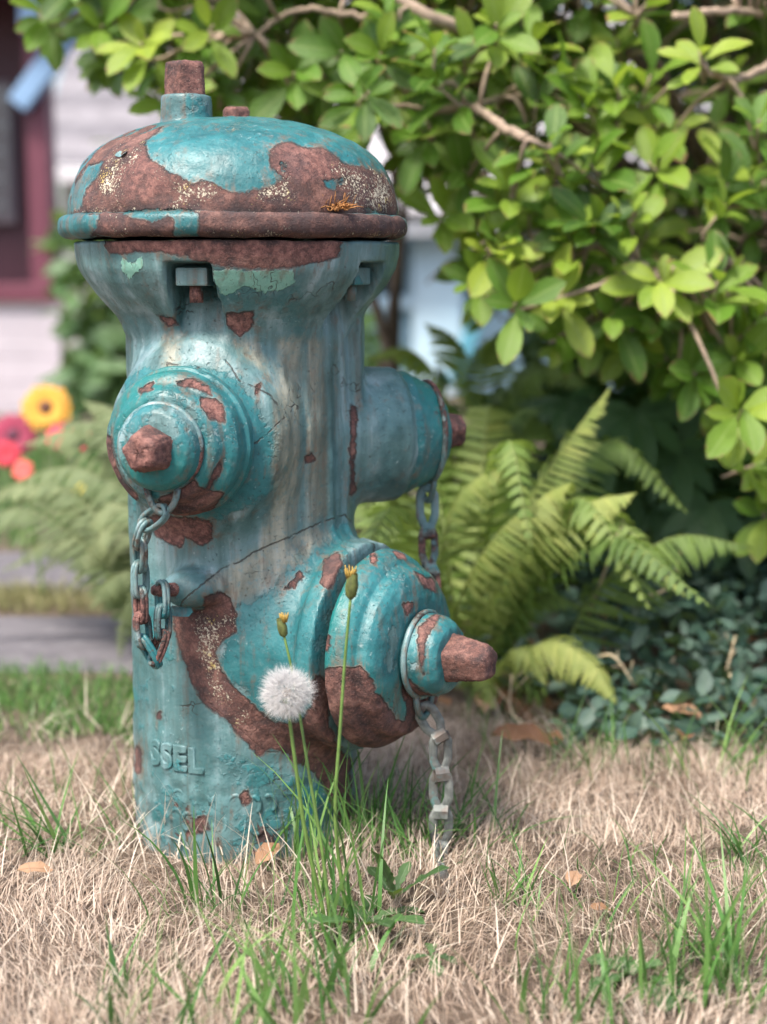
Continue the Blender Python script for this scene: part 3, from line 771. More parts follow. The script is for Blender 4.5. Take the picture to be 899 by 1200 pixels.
# raised foundry lettering, mostly clogged with paint: only SSEL can still be read
def lettering():
    def words(txt, size, ac, zc, sx=1.0):
        cu = bpy.data.curves.new('txt', 'FONT'); cu.body = txt; cu.size = size; cu.extrude = .0012; cu.bevel_depth = .0012; cu.bevel_resolution = 2
        cu.offset = .0008; cu.align_x = 'CENTER'; cu.space_character = 1.12
        o = bpy.data.objects.new('txt', cu); COL.objects.link(o); dg = bpy.context.evaluated_depsgraph_get()
        me = o.evaluated_get(dg).to_mesh(); V = np.array([v.co[:] for v in me.vertices]); F = [list(p.vertices) for p in me.polygons]
        o.evaluated_get(dg).to_mesh_clear(); bpy.data.objects.remove(o); bpy.data.curves.remove(cu)
        V[:, 0] *= sx
        z = V[:, 1] + zc; R = np.interp(z, zb[:, 0], zb[:, 1]) + V[:, 2] * .9 + .0007
        V[:, 1] += 0; a = ac + V[:, 0] / R
        wv = np.stack([np.sin(a) * R, -np.cos(a) * R, z + .0006 * np.sin(a * 40)], 1)
        return wv, F
    def az_of(px, py): p = P(px, py, -.09); return math.atan2(p[0], .093)
    V, F = words('SSEL', .031, az_of(203, 890), ZN(900, -.09), .95); ipart('raised_lettering', V, F, 'body', barrel)
    # worn remains of the rest of the casting: blunt lumps where letters were
    r = np.random.default_rng(5); lumps = []
    for row, (y, x0, x1, n) in enumerate(((936, 176, 330, 10), (960, 206, 300, 6))):
        for k in range(n):
            px = x0 + (x1 - x0) * k / (n - 1); p = P(px, y + r.normal(0, 2), -.09); a = math.atan2(p[0], .093); z = p[2]
            pts = []; t0 = r.uniform(0, 6)
            for t in np.linspace(0, r.uniform(2.6, 5.4), 9):
                aa = a + .006 / .1 * math.cos(t + t0); zz = z + .0085 * math.sin(t + t0); R = np.interp(zz, zb[:, 0], zb[:, 1]) - .0013
                pts.append([math.sin(aa) * R, -math.cos(aa) * R, zz])
            lumps.append(tube(pts, [.0015] + [.0026] * 7 + [.0015], 7))
    V, F = join(lumps); ipart('worn_casting_marks', V, F, 'body', barrel)
lettering()
# curled flakes of loose paint
def flake(px, py, Y, w, h, yaw, tilt):
    c = P(px, py, Y); n = 5; V = []
    for i in range(n):
        for j in range(n):
            u, v = i / (n - 1) - .5, j / (n - 1) - .5
            k = 1 - .5 * abs(v)
            V.append([u * w * k, -.25 * w * (u * u * 4) * .5, v * h])
    V = np.array(V); ct, st = math.cos(tilt), math.sin(tilt)
    V = V @ np.array([[1, 0, 0], [0, ct, -st], [0, st, ct]]).T @ rot_z(yaw).T + c
    F = [[i * n + j, (i + 1) * n + j, (i + 1) * n + j + 1, i * n + j + 1] for i in range(n - 1) for j in range(n - 1)]
    ipart('paint_flake', V, F, 'painted')
for a in ((213, 717, -.116, .024, .009, -.3, -.5), (143, 181, -.105, .014, .007, -.8, -.9), (233, 582, -.165, .01, .012, 0, .3)):
    flake(*a)
# dried moss growing on the flange
def moss():
    c = P(396, 246, -.118) + np.array([0, 0, .001]); r = np.random.default_rng(9); parts = []
    root = thing('moss_tuft', c, 'dried orange moss tuft growing on the hydrant bonnet rim', 'moss')
    mm = plain('dried_moss', (.42, .19, .06), .9, .5, 200)
    for _ in range(55):
        b = c + np.array([r.normal(0, .006), r.normal(0, .002), 0]); d = unit([r.normal(.35, .7), r.normal(-.3, .4), r.uniform(.2, 1)])
        L = r.uniform(.005, .017); parts.append(tube([b, b + d * L * .6, b + d * L + np.array([0, 0, -.002])], [.0006, .0004, .0002], 4))
    V, F = join(parts); mk('moss_strands', V, F, mm, root)
    parts = []
    for _ in range(22):
        b = c + np.array([r.normal(0, .005), r.normal(0, .002), r.uniform(-.001, .003)]); parts.append(ring(b, r.normal(size=3), r.uniform(.001, .0022), .0006, 8, 4))
    V, F = join(parts); mk('moss_cushion', V, F, mm, root)
moss()

# ------------------------------------------------------------------ leaves, twigs and plants: builders
def leaf_template(L, W, fold, curl, prof, wave=0., tint=.5, twist=0.):
    ts = np.array([p[0] for p in prof]); ws = np.array([p[1] for p in prof]); V, A = [], []
    for i, (t, w) in enumerate(zip(ts, ws)):
        y = t * L; z = -curl * L * t * t
        for s in (-1, 0, 1):
            V.append([s * w * W / 2, y, z + abs(s) * w * fold * W + wave * W * math.sin(i * 2.1 + s) * abs(s)]); A.append([s, t, tint])
    F = []
    for i in range(len(ts) - 1):
        a = i * 3; F += [[a, a + 1, a + 4, a + 3], [a + 1, a + 2, a + 5, a + 4]]
    return np.array(V), np.array(F), np.array(A)
OBOV = [(0, .06), (.10, .10), (.22, .38), (.40, .74), (.58, .97), (.74, 1.0), (.88, .74), (.96, .40), (1, .05)]
OVAL = [(0, .06), (.12, .35), (.30, .82), (.5, 1.0), (.7, .88), (.87, .5), (1, .04)]
def place(tmpl, M, org):
    V, F, A = tmpl; return V @ M.T + org, F, A
def merge_leaves(items):
    V, F, A, n = [], [], [], 0
    for v, f, a in items: V.append(v); F.append(f + n); A.append(a); n += len(v)
    return np.concatenate(V), np.concatenate(F), np.concatenate(A)
def basis(axis, nrm):
    a = unit(axis); n = np.asarray(nrm, float); n = unit(n - a * (n @ a)); s = np.cross(a, n)
    return np.stack([s, a, n], 1)
def blades(name, base, height, width, lean, az, curve, tint, mat, parent=None, label=None, cat=None, kind=None, seg=3, loc=None):
    """grass blades: arrays of equal length"""
    n = len(base); lv = np.linspace(0, 1, seg + 1); d = np.stack([np.cos(az), np.sin(az), 0 * az], 1); sd_ = np.stack([-np.sin(az), np.cos(az), 0 * az], 1)
    tw = rng.uniform(0, PI, n); sd_ = sd_ * np.cos(tw)[:, None] + d * np.sin(tw)[:, None] * .6
    Vs, As = [], []
    pos = np.array(base, float); st = (height / seg)[:, None]
    for k, t in enumerate(lv):
        w = (width * (1 - t ** 1.6) + .00018)[:, None]
        Vs += [pos - sd_ * w / 2, pos + sd_ * w / 2]
        As += [np.stack([-np.ones(n), np.full(n, t), tint], 1), np.stack([np.ones(n), np.full(n, t), tint], 1)]
        an = lean + curve * t
        pos = pos + (d * np.sin(an)[:, None] + np.array([0, 0, 1.]) * np.cos(an)[:, None]) * st
        pos[:, 2] = np.maximum(pos[:, 2], .001)
    L = 2 * (seg + 1); V = np.stack(Vs, 1).reshape(-1, 3); A = np.stack(As, 1).reshape(-1, 3)
    b = np.arange(n)[:, None] * L
    F = np.concatenate([b + np.array([[2 * k, 2 * k + 1, 2 * k + 3, 2 * k + 2]]) for k in range(seg)])
    return mk(name, V, F, mat, parent, True, {'leaf': A}, loc)

# ------------------------------------------------------------------ lawn
def lawn():
    n = 230000
    x = rng.uniform(-.95, 1.25, n); y = rng.uniform(-.75, .62, n)
    p = np.stack([x, y, 0 * x], 1)
    dens = .5 + .5 * vnoise(p, 31, 9.); clump = .5 + .5 * vnoise(p, 32, 26.)
    keep = (np.hypot(x, y) > .104) & (rng.random(n) < .45 + .55 * clump) & (y < .33 + .05 * np.sin(x * 9) + .04 * vnoise(p, 33, 12.))
    keep &= (np.abs(x) < .55 + .35 * (y + .75)) | (rng.random(n) < .5)
    keep &= ~((x < -.16) & (y > .21 + .04 * vnoise(p, 36, 14.)) & (rng.random(n) < .75))
    p, dens, clump = p[keep], dens[keep], clump[keep]; n = len(p)
    p[:, 2] = ground_h(p[:, 0], p[:, 1]) - .002
    comb = vnoise(p, 34, 7.) * PI * 1.5
    az = comb + rng.normal(0, 1.1, n)
    hgt = rng.uniform(.014, .036, n) * (.6 + .7 * dens); lean = np.abs(rng.normal(.8, .5, n)); curve = rng.normal(.5, .7, n)
    tint = np.clip(rng.normal(.62, .2, n) + .22 * (clump - .5) + .12 * vnoise(p, 35, 5.), 0, 1)
    tag(blades('dry_lawn', p, hgt, rng.uniform(.0007, .0016, n), lean, az, curve, tint, M_DRY, seg=2), 'parched straw coloured lawn round the hydrant', 'grass', kind='stuff')
    n = 5000; x = rng.uniform(-.9, 1.2, n); y = rng.uniform(-.7, .34, n); p = np.stack([x, y, 0 * x], 1); p = p[np.hypot(x, y) > .11]; n = len(p); p[:, 2] = rng.uniform(.0, .018, n)
    tag(blades('loose_straw', p, rng.uniform(.03, .06, n), rng.uniform(.0008, .0014, n), np.abs(rng.normal(1.0, .35, n)), rng.uniform(0, 2 * PI, n), rng.normal(.5, .5, n), np.clip(rng.normal(.9, .12, n), 0, 1), M_DRY, seg=4),
        'long loose pale straw strands over the dry lawn', 'straw', kind='stuff')
    # green blades scattered through it
    n = 3400; x = rng.uniform(-.8, 1.1, n); y = rng.uniform(-.6, .42, n); p = np.stack([x, y, 0 * x], 1)
    k = (np.hypot(x, y) > .11) & (vnoise(p, 41, 6.) > .02); p = p[k]; n = len(p)
    tag(blades('green_blades', p, rng.uniform(.035, .085, n), rng.uniform(.0014, .0032, n), np.abs(rng.normal(.45, .35, n)), rng.uniform(0, 2 * PI, n), rng.normal(.6, .4, n), np.clip(rng.normal(.4, .25, n), 0, 1), M_GREEN, seg=4),
        'sparse green blades growing through the dry lawn', 'grass', kind='stuff')
    # green grass on the left beside the path, and beyond it
    n = 26000; x = rng.uniform(-2.2, -.10, n); y = rng.uniform(.22, .57, n); p = np.stack([x, y, 0 * x], 1)
    k = (rng.random(n) < .25 + .75 * (vnoise(p, 42, 9.) > -.25)) & (y > .24 + .05 * vnoise(p, 43, 15.)); p = p[k]; n = len(p)
    g = tag(blades('green_lawn', p, rng.uniform(.012, .034, n), rng.uniform(.0014, .0028, n), np.abs(rng.normal(.35, .3, n)), rng.uniform(0, 2 * PI, n), rng.normal(.5, .4, n), np.clip(rng.normal(.5, .22, n), 0, 1), M_GREEN),
            'greener lawn edge between dry grass and grey path', 'grass', kind='stuff')
    n = 16000; x = rng.uniform(-2.8, -.12, n); y = rng.uniform(.91, 1.09, n); p = np.stack([x, y, 0 * x], 1)
    k = rng.random(n) < .3 + .7 * ((p[:, 1] - .91) / .18) ** .5; p = p[k]; n = len(p)
    tag(blades('verge_grass', p, rng.uniform(.015, .035, n), rng.uniform(.0018, .003, n), np.abs(rng.normal(.4, .3, n)), rng.uniform(0, 2 * PI, n), rng.normal(.5, .4, n), np.clip(rng.normal(.55, .25, n), 0, 1), M_OLIVE),
        'strip of yellowish grass between the two grey paths', 'grass', kind='stuff')
    n = 22000; x = rng.uniform(-4.5, -.1, n); y = rng.uniform(1.46, 3.4, n); p = np.stack([x, y, 0 * x], 1)
    tag(blades('garden_grass', p, rng.uniform(.03, .09, n), rng.uniform(.003, .006, n), np.abs(rng.normal(.4, .3, n)), rng.uniform(0, 2 * PI, n), rng.normal(.5, .4, n), np.clip(rng.normal(.45, .25, n), 0, 1), M_GREEN),
        'blurred green garden grass in front of the maroon porch', 'grass', kind='stuff')
lawn()
def tuft(px, py, n, h, spread, label, tint=.5, lean=.3, width=.0028, aim=None, name='grass_tuft', mat=None, seed=0):
    r = np.random.default_rng(seed + int(px * 7 + py)); c = G(px, py)
    base = np.array(c) + np.stack([r.normal(0, spread, n), r.normal(0, spread * .8, n), np.zeros(n)], 1); base[:, 2] = -.002
    az = r.uniform(0, 2 * PI, n) if aim is None else r.normal(aim, .7, n)
    o = blades(name, base, h * r.uniform(.45, 1.1, n), width * 1.3 * r.uniform(.6, 1.25, n), np.abs(r.normal(lean, .2, n)), az, r.normal(.55, .35, n), np.clip(r.normal(tint, .2, n), 0, 1), mat or M_GREEN, seg=6, loc=(c[0], c[1], 0))
    return tag(o, label, 'grass tuft', 'tufts in the dry lawn')
tuft(372, 1085, 22, .165, .022, 'tall green tuft around the dandelion stems in front of the hydrant', .55, .22, .0034)
tuft(345, 1018, 26, .135, .016, 'upright green tuft against the hydrant foot beside the orange leaf', .5, .15, .0026)
tuft(440, 985, 44, .125, .02, 'green tuft between hydrant foot and hanging chain', .45, .45, .0026)
tuft(545, 985, 44, .11, .022, 'dark green tuft behind the lower end of the hanging chain', .3, .75, .0026)
tuft(415, 1000, 32, .115, .03, 'dense green tuft at the right foot of the hydrant under the pumper cap', .5, .3, .0028)
tuft(490, 1010, 26, .085, .02, 'green tuft just left of the hanging chain', .5, .5, .0026)
tuft(400, 1140, 14, .085, .03, 'broad bladed green tuft below the dandelion rosette', .55, .5, .0042)
tuft(600, 1062, 20, .075, .010, 'short green tuft right of the chain in dry grass', .45, .5, .003)
tuft(60, 1000, 30, .12, .02, 'dark green tuft at the left edge beside the hydrant', .3, .8, .0034)
tuft(350, 1195, 34, .12, .03, 'bright green tuft at the bottom left of centre', .65, .4, .0042)
tuft(835, 1165, 46, .14, .02, 'bright green tuft in the bottom right corner', .62, .25, .0036)
tuft(700, 1190, 22, .11, .024, 'thin green tuft at the bottom right of centre', .5, .3, .0032)
tuft(640, 1195, 7, .10, .012, 'few lone blades at the bottom centre right', .4, .2, .003)
tuft(888, 1010, 22, .10, .014, 'green tuft at the right edge in the dry grass', .45, .4, .0028)
tuft(150, 1195, 16, .085, .022, 'sparse green tuft at the bottom left corner', .4, .25, .0036)
tuft(845, 905, 22, .14, .024, 'long pale green tuft at the ground cover edge on the right', .6, .4, .003)
tuft(700, 895, 22, .09, .022, 'low green tuft at the ground cover edge behind the dry lawn', .5, .5, .003)
tuft(240, 1065, 14, .10, .016, 'small thin tuft left of the dandelion stems', .35, .3, .003)
tuft(180, 1012, 30, .10, .035, 'pale seeding straw tuft against the left foot of the hydrant', .9, .4, .0014, name='straw_tuft', mat=M_DRY)
tuft(290, 1012, 34, .085, .035, 'pale straw tuft against the hydrant foot below the raised letters', .85, .35, .0014, name='straw_tuft', mat=M_DRY)
tuft(440, 1040, 34, .075, .024, 'tall pale straw tuft right of the hydrant foot', .9, .3, .0013, name='straw_tuft', mat=M_DRY)
tuft(60, 975, 46, .055, .045, 'loose pale straw tuft by the dark green tuft on the left', .9, .6, .0013, name='straw_tuft', mat=M_DRY)

# ------------------------------------------------------------------ dandelion plant, weeds, fallen leaves
def dandelion():
    base = G(400, 1092); Y = base[1]
    root = thing('dandelion', base, 'dandelion with round white seed head and two yellow buds before the hydrant', 'dandelion')
    def stem(pts, r0, r1):
        p = bez([P(*q) for q in pts], 30); V, F = tube(p, np.linspace(r0, r1, 30), 8); mk('stem', V, F, M_STEM, root); return p
    stem([(385, 1088, Y), (372, 1040, Y), (357, 970, Y - .005), (347, 900, Y - .01), (338, 832, Y - .012)], .0019, .0014)
    b1 = stem([(388, 1086, Y), (378, 1000, Y + .004), (362, 905, Y + .012), (345, 800, Y + .02), (333, 745, Y + .022)], .0016, .0010)
    b2 = stem([(412, 1092, Y + .006), (400, 1030, Y + .006), (393, 950, Y), (399, 850, Y), (405, 765, Y), (411, 700, Y)], .0018, .0011)
    # seed head
    c = P(336, 812, Y - .012); r = np.random.default_rng(4); R = .0228
    t = NT('pappus'); t.set(Base_Color=(.70, .69, .68), Roughness=.7); tr = t.n('ShaderNodeBsdfTranslucent'); tr.inputs[0].default_value = (.70, .68, .67, 1)
    ms = t.n('ShaderNodeMixShader'); ms.inputs[0].default_value = .4; t.t.links.new(t.b.outputs[0], ms.inputs[1]); t.t.links.new(tr.outputs[0], ms.inputs[2]); t.t.links.new(ms.outputs[0], t.out.inputs[0])
    V, F, n = [], [], 0
    N_ = 200; gold = PI * (3 - 5 ** .5)
    for i in range(N_):
        z = 1 - 2 * (i + .5) / N_; q = math.sqrt(1 - z * z); d = unit(np.array([q * math.cos(i * gold), q * math.sin(i * gold), z]) + r.normal(0, .05, 3))
        s, u, _ = frame(d); hub = c + d * R * r.uniform(.42, .66)
        def hair(a, b, w):
            nonlocal n
            k = unit(np.cross(b - a, r.normal(size=3))) * w
            V.extend([a - k, a + k, b]); F.append([n, n + 1, n + 2]); n += 3
        hair(c + d * .003, hub, .00022)
        for j in range(20):
            a = 2 * PI * j / 20 + r.uniform(0, .4); sp_ = r.uniform(.35, .62)
            e = hub + (d * 1.0 + (math.cos(a) * s + math.sin(a) * u) * sp_ * 1.5) * R * r.uniform(.30, .52)
            hair(hub, e, .00020)
    mk('seed_head', V, F, t.m, root, False)
    V, F = lathe_pts([(-.004, .0001), (-.0035, .003), (0, .0038), (.003, .003), (.0045, .0001)], 12, c, (0, 0, 1)); core = mk('seed_core', V, F, plain('seed_core', (.30, .22, .15), .9), root)
    V, F = lathe_pts([(-.009, .0012), (-.0075, .0028), (-.0045, .0036), (-.003, .0030)], 12, c, (0, 0, 1)); mk('receptacle', V, F, M_STEM, root)
    my = plain('yellow_petals', (.42, .27, .05), .7, .5, 300); mb = plain('bud_bracts', (.11, .13, .03), .7, .5, 200)
    for p, sc_ in ((b1, 1.15), (b2, 1.5)):
        e = p[-1]
        V, F = lathe_pts([(-.001, .0010), (.001, .0030), (.006, .0036), (.011, .0029), (.013, .0027)], 14, e, unit(p[-1] - p[-3])); V = e + (V - e) * sc_
        b = mk('bud', V, F, mb, root)
        parts = []
        for k in range(16):
            a = k * 2.4; o = e + np.array([math.cos(a), math.sin(a), 0]) * .0018 * sc_ + np.array([0, 0, .010 * sc_])
            parts.append(tube([o, o + np.array([math.cos(a) * .0014, math.sin(a) * .0014, r.uniform(.004, .0075)]) * sc_], [.0007, .0004], 5))
        V, F = join(parts); mk('petal_tips', V, F, my, b)
    return root
dandelion()
def rosette_weed(px, py, n, L, label, seed, flat=.35, W=.34):
    r = np.random.default_rng(seed); c = G(px, py); root = thing('weed', c, label, 'weed', 'leafy weeds in the dry lawn')
    prof = [(0, .15), (.15, .25), (.3, .6), (.38, .42), (.52, .9), (.60, .62), (.76, 1.0), (.9, .7), (1, .05)]
    for k in range(n):
        a = 2 * PI * k / n + r.normal(0, .3); el = r.uniform(.1, .75) * flat * 2; ax = np.array([math.cos(a) * math.cos(el), math.sin(a) * math.cos(el), math.sin(el)])
        l = L * r.uniform(.6, 1.15); tm = leaf_template(l, l * W, .12, r.uniform(.15, .45), prof, .05, np.clip(r.normal(.5, .25), 0, 1))
        V, F, A = place(tm, basis(ax, (0, 0, 1)), c + np.array([0, 0, .006])); mk('leaf', V, F, M_WEED, root, True, {'leaf': A})
rosette_weed(430, 1092, 9, .055, 'jagged dandelion leaf rosette at the foot of the dandelion stems', 3, .5)
rosette_weed(462, 1062, 6, .05, 'upright leafy weed just right of the dandelion rosette', 4, .9)
rosette_weed(735, 1150, 9, .032, 'small rounded leafy weed at the bottom right of the lawn', 5, .5, .6)
rosette_weed(778, 1168, 7, .03, 'low rounded weed beside the bright green corner tuft', 6, .4, .6)
rosette_weed(505, 1128, 4, .028, 'tiny flat weed in the dry grass near the bottom centre', 8, .2, .5)
def fallen_leaf(pt, L, yaw, tilt, label, tint, seed, prof=OVAL, W=.55):
    tm = leaf_template(L, L * W, .12, .35, prof, .10, tint)
    ax = np.array([math.cos(yaw) * math.cos(tilt), math.sin(yaw) * math.cos(tilt), math.sin(tilt)])
    V, F, A = place(tm, basis(ax, (0.1 * math.sin(seed), -.25, 1)), np.asarray(pt)); 
    tag(mk('fallen_leaf', V, F, M_DRYLEAF, None, True, {'leaf': A}, loc=pt), label, 'leaf', 'fallen leaves')
for a in ((G(300, 1014, .012), .034, .9, .6, 'curled orange dead leaf against the hydrant foot', .75, 1), (G(20, 1020, .022), .03, .2, .2, 'pale tan dead leaf at the left edge of the lawn', .9, 2),
          (G(668, 1040, .016), .026, 1.2, .5, 'small pale dead leaf standing in the dry lawn right of centre', 1.0, 3), (G(690, 1065, .016), .022, .4, .1, 'small orange brown dead leaf in the dry lawn', .6, 4),
          (G(575, 862, .03), .075, .1, .15, 'large red brown dead leaf behind the hanging chain', .15, 5), (P(722, 728, .42), .03, .9, .9, 'orange dead leaf caught upright in the ground cover', .55, 6),
          (G(775, 830, .04), .05, -.2, .1, 'tan dead leaf lying in the middle of the ground cover', .75, 7), (G(735, 858, .02), .035, .6, .2, 'pale pinkish dead leaf at the ground cover edge', 1.0, 8),
          (G(660, 868, .02), .04, 2.2, .2, 'rust brown dead leaf at the bed edge below the yellow frond', .25, 9), (G(800, 868, .02), .04, 1.2, .3, 'dark brown dead leaf at the bed edge on the right', .2, 10)):
    fallen_leaf(*a)

# ------------------------------------------------------------------ ferns
def frond(name, pts, width, parent, mat, tint, seed, npin=44, droop=.35, tipfade=.25, nrm=(0, -.35, 1)):
    r = np.random.default_rng(seed); path = bez(pts, npin); T = unit_rows(np.gradient(path, axis=0)); L = np.linalg.norm(np.diff(path, axis=0), axis=1).sum()
    sp_ = L / npin; items_V, items_F, items_A, n = [], [], [], 0
    rv, rf = tube(path, np.linspace(.0022, .0007, npin), 5)
    for i in range(4, npin):
        t = i / (npin - 1); l = width * min(1, .45 + t * 2.2) * (1 - max(0, (t - .35) / .65) ** 1.7) + .002
        nn = np.array(nrm, float); nn = unit(nn - T[i] * (nn @ T[i])); side = np.cross(T[i], nn)
        for s in (-1, 1):
            ax = unit(side * s + T[i] * (.22 + .35 * t) - nn * droop * r.uniform(.4, 1.3) + r.normal(0, .07, 3)); ll = l * r.uniform(.85, 1.1)
            wd = sp_ * .43; fw = T[i]; b = path[i] + side * s * .001
            q = [b - fw * wd * .6, b + fw * wd * .9, b + ax * ll * .5 - fw * wd * .75 - nn * ll * .03, b + ax * ll * .5 + fw * wd * .75 - nn * ll * .03,
                 b + ax * ll * .85 - fw * wd * .4 - nn * ll * .14 * (1 + droop), b + ax * ll * .85 + fw * wd * .5 - nn * ll * .14, b + ax * ll - nn * ll * .22 * (1 + droop) - fw * .0003, b + ax * ll - nn * ll * .22 * (1 + droop) + fw * .0006]
            items_V += q; f0 = [0, 1, 3, 2] if s > 0 else [0, 2, 3, 1]
            for k in (0, 2, 4): items_F.append([n + k + (x if x < 2 else x) for x in f0])
            tt = float(np.clip(tint + r.normal(0, .07) + tipfade * max(0, t - .5), 0, 1))
            for k in range(4): items_A += [[-.8, k / 3 * .6, tt], [.8, k / 3 * .6, tt]]
            n += 8
    nr = len(rv); V = np.vstack([np.array(items_V), rv]); F = items_F + [[x + n for x in f] for f in rf]
    A = np.vstack([np.array(items_A), np.tile([0., .2, min(1, tint + .25)], (nr, 1))])
    return mk(name, V, F, mat, parent, True, {'leaf': A})
def fern(base, label, fronds, mat, rand=0, seed=0, hgt=.5, reach=.5, wid=.05, tint=.35, sector=None):
    root = thing('sword_fern', base, label, 'fern', 'ferns behind the hydrant'); r = np.random.default_rng(seed)
    for k, (pts, w, tn, dr) in enumerate(fronds):
        p = [np.array(base) + r.normal(0, .015, 3) * [1, 1, 0]] + [P(*q) for q in pts]
        frond('frond', p, w, root, mat, tn, seed * 50 + k, droop=dr)
    for k in range(rand):
        a = r.uniform(*(sector or (0, 2 * PI))); h = hgt * r.uniform(.6, 1.1); q = reach * r.uniform(.6, 1.1); d = np.array([math.cos(a), math.sin(a), 0])
        b = np.array(base) + d * .02
        p = [b, b + d * q * .25 + [0, 0, h * .62], b + d * q * .62 + [0, 0, h], b + d * q + [0, 0, h * r.uniform(.55, .9)]]
        frond('frond', p, wid * r.uniform(.8, 1.15), root, mat, np.clip(tint + r.normal(0, .15), 0, 1), seed * 50 + 20 + k, npin=36)
    return root
fb = G(548, 800)  # crown of the near fern
fern((fb[0], fb[1], 0), 'arching green sword fern between the hydrant and the ground cover',
     [([(560, 720, .46), (620, 590, .44), (672, 510, .42), (714, 455, .40)], .056, .72, .35),
      ([(575, 700, .42), (630, 625, .36), (690, 590, .34), (742, 578, .33)], .058, .78, .6),
      ([(540, 700, .40), (585, 625, .36), (640, 580, .34), (668, 566, .32)], .054, .78, .6),
      ([(520, 690, .42), (530, 600, .40), (560, 560, .38), (600, 545, .36)], .052, .7, .6),
      ([(640, 790, .42), (700, 690, .40), (790, 630, .40), (878, 640, .40)], .062, .32, .8),
      ([(600, 770, .36), (650, 752, .32), (695, 778, .30), (722, 822, .28)], .044, .9, .45),
      ([(585, 790, .38), (600, 762, .34), (625, 770, .32), (640, 800, .30)], .030, .80, .45),
      ([(600, 740, .44), (640, 700, .42), (690, 714, .42)], .024, .45, .5),
      ([(560, 790, .40), (570, 800, .36), (580, 830, .34)], .026, .70, .4),
      ([(490, 720, .46), (470, 640, .50), (450, 590, .52), (420, 600, .52)], .034, .40, .6)], M_FERN, 11, 3, .34, .36, .050, .42)
fern((.20, 1.05, 0), 'pale tall fern behind the far hose cap of the hydrant',
     [([(560, 560, 1.0), (565, 450, .95), (575, 400, .9), (600, 380, .85)], .05, .55, .3), ([(540, 560, 1.0), (520, 460, .9), (480, 410, .85), (430, 420, .8)], .055, .55, .5),
      ([(560, 540, 1.0), (610, 450, .9), (660, 430, .85), (700, 470, .8)], .05, .45, .5), ([(545, 580, 1.0), (500, 500, .85), (470, 480, .8), (440, 520, .75)], .05, .35, .5),
      ([(560, 600, .9), (590, 500, .8), (640, 480, .75), (680, 520, .7)], .05, .35, .6), ([(555, 560, 1.0), (545, 440, .95), (530, 395, .9), (500, 380, .85)], .05, .5, .3)], M_FERN, 8, 5, .36, .40, .05, .6)
fern((-.14, .62, 0), 'grey green drooping fern left of the hydrant beyond the path',
     [([(170, 560, .68), (120, 520, .72), (80, 505, .76), (30, 520, .8)], .043, .55, .6), ([(165, 600, .66), (110, 555, .7), (60, 550, .75), (0, 575, .8)], .045, .45, .8),
      ([(170, 620, .62), (130, 590, .66), (100, 590, .70), (60, 640, .72)], .043, .6, .7), ([(180, 650, .62), (150, 620, .62), (120, 625, .62), (80, 690, .62)], .045, .7, .7),
      ([(190, 700, .62), (160, 670, .62), (130, 680, .60), (105, 712, .60)], .037, .5, .7), ([(170, 560, .66), (140, 510, .68), (110, 495, .7), (70, 500, .72)], .040, .35, .6),
      ([(185, 700, .6), (160, 690, .6), (145, 720, .6), (140, 770, .6)], .035, .4, .6), ([(185, 560, .7), (150, 505, .8), (130, 480, .84), (100, 470, .86)], .040, .5, .5)], M_FERN_L, 7, 7, .23, .36, .042, .45, (1.6, 4.0))

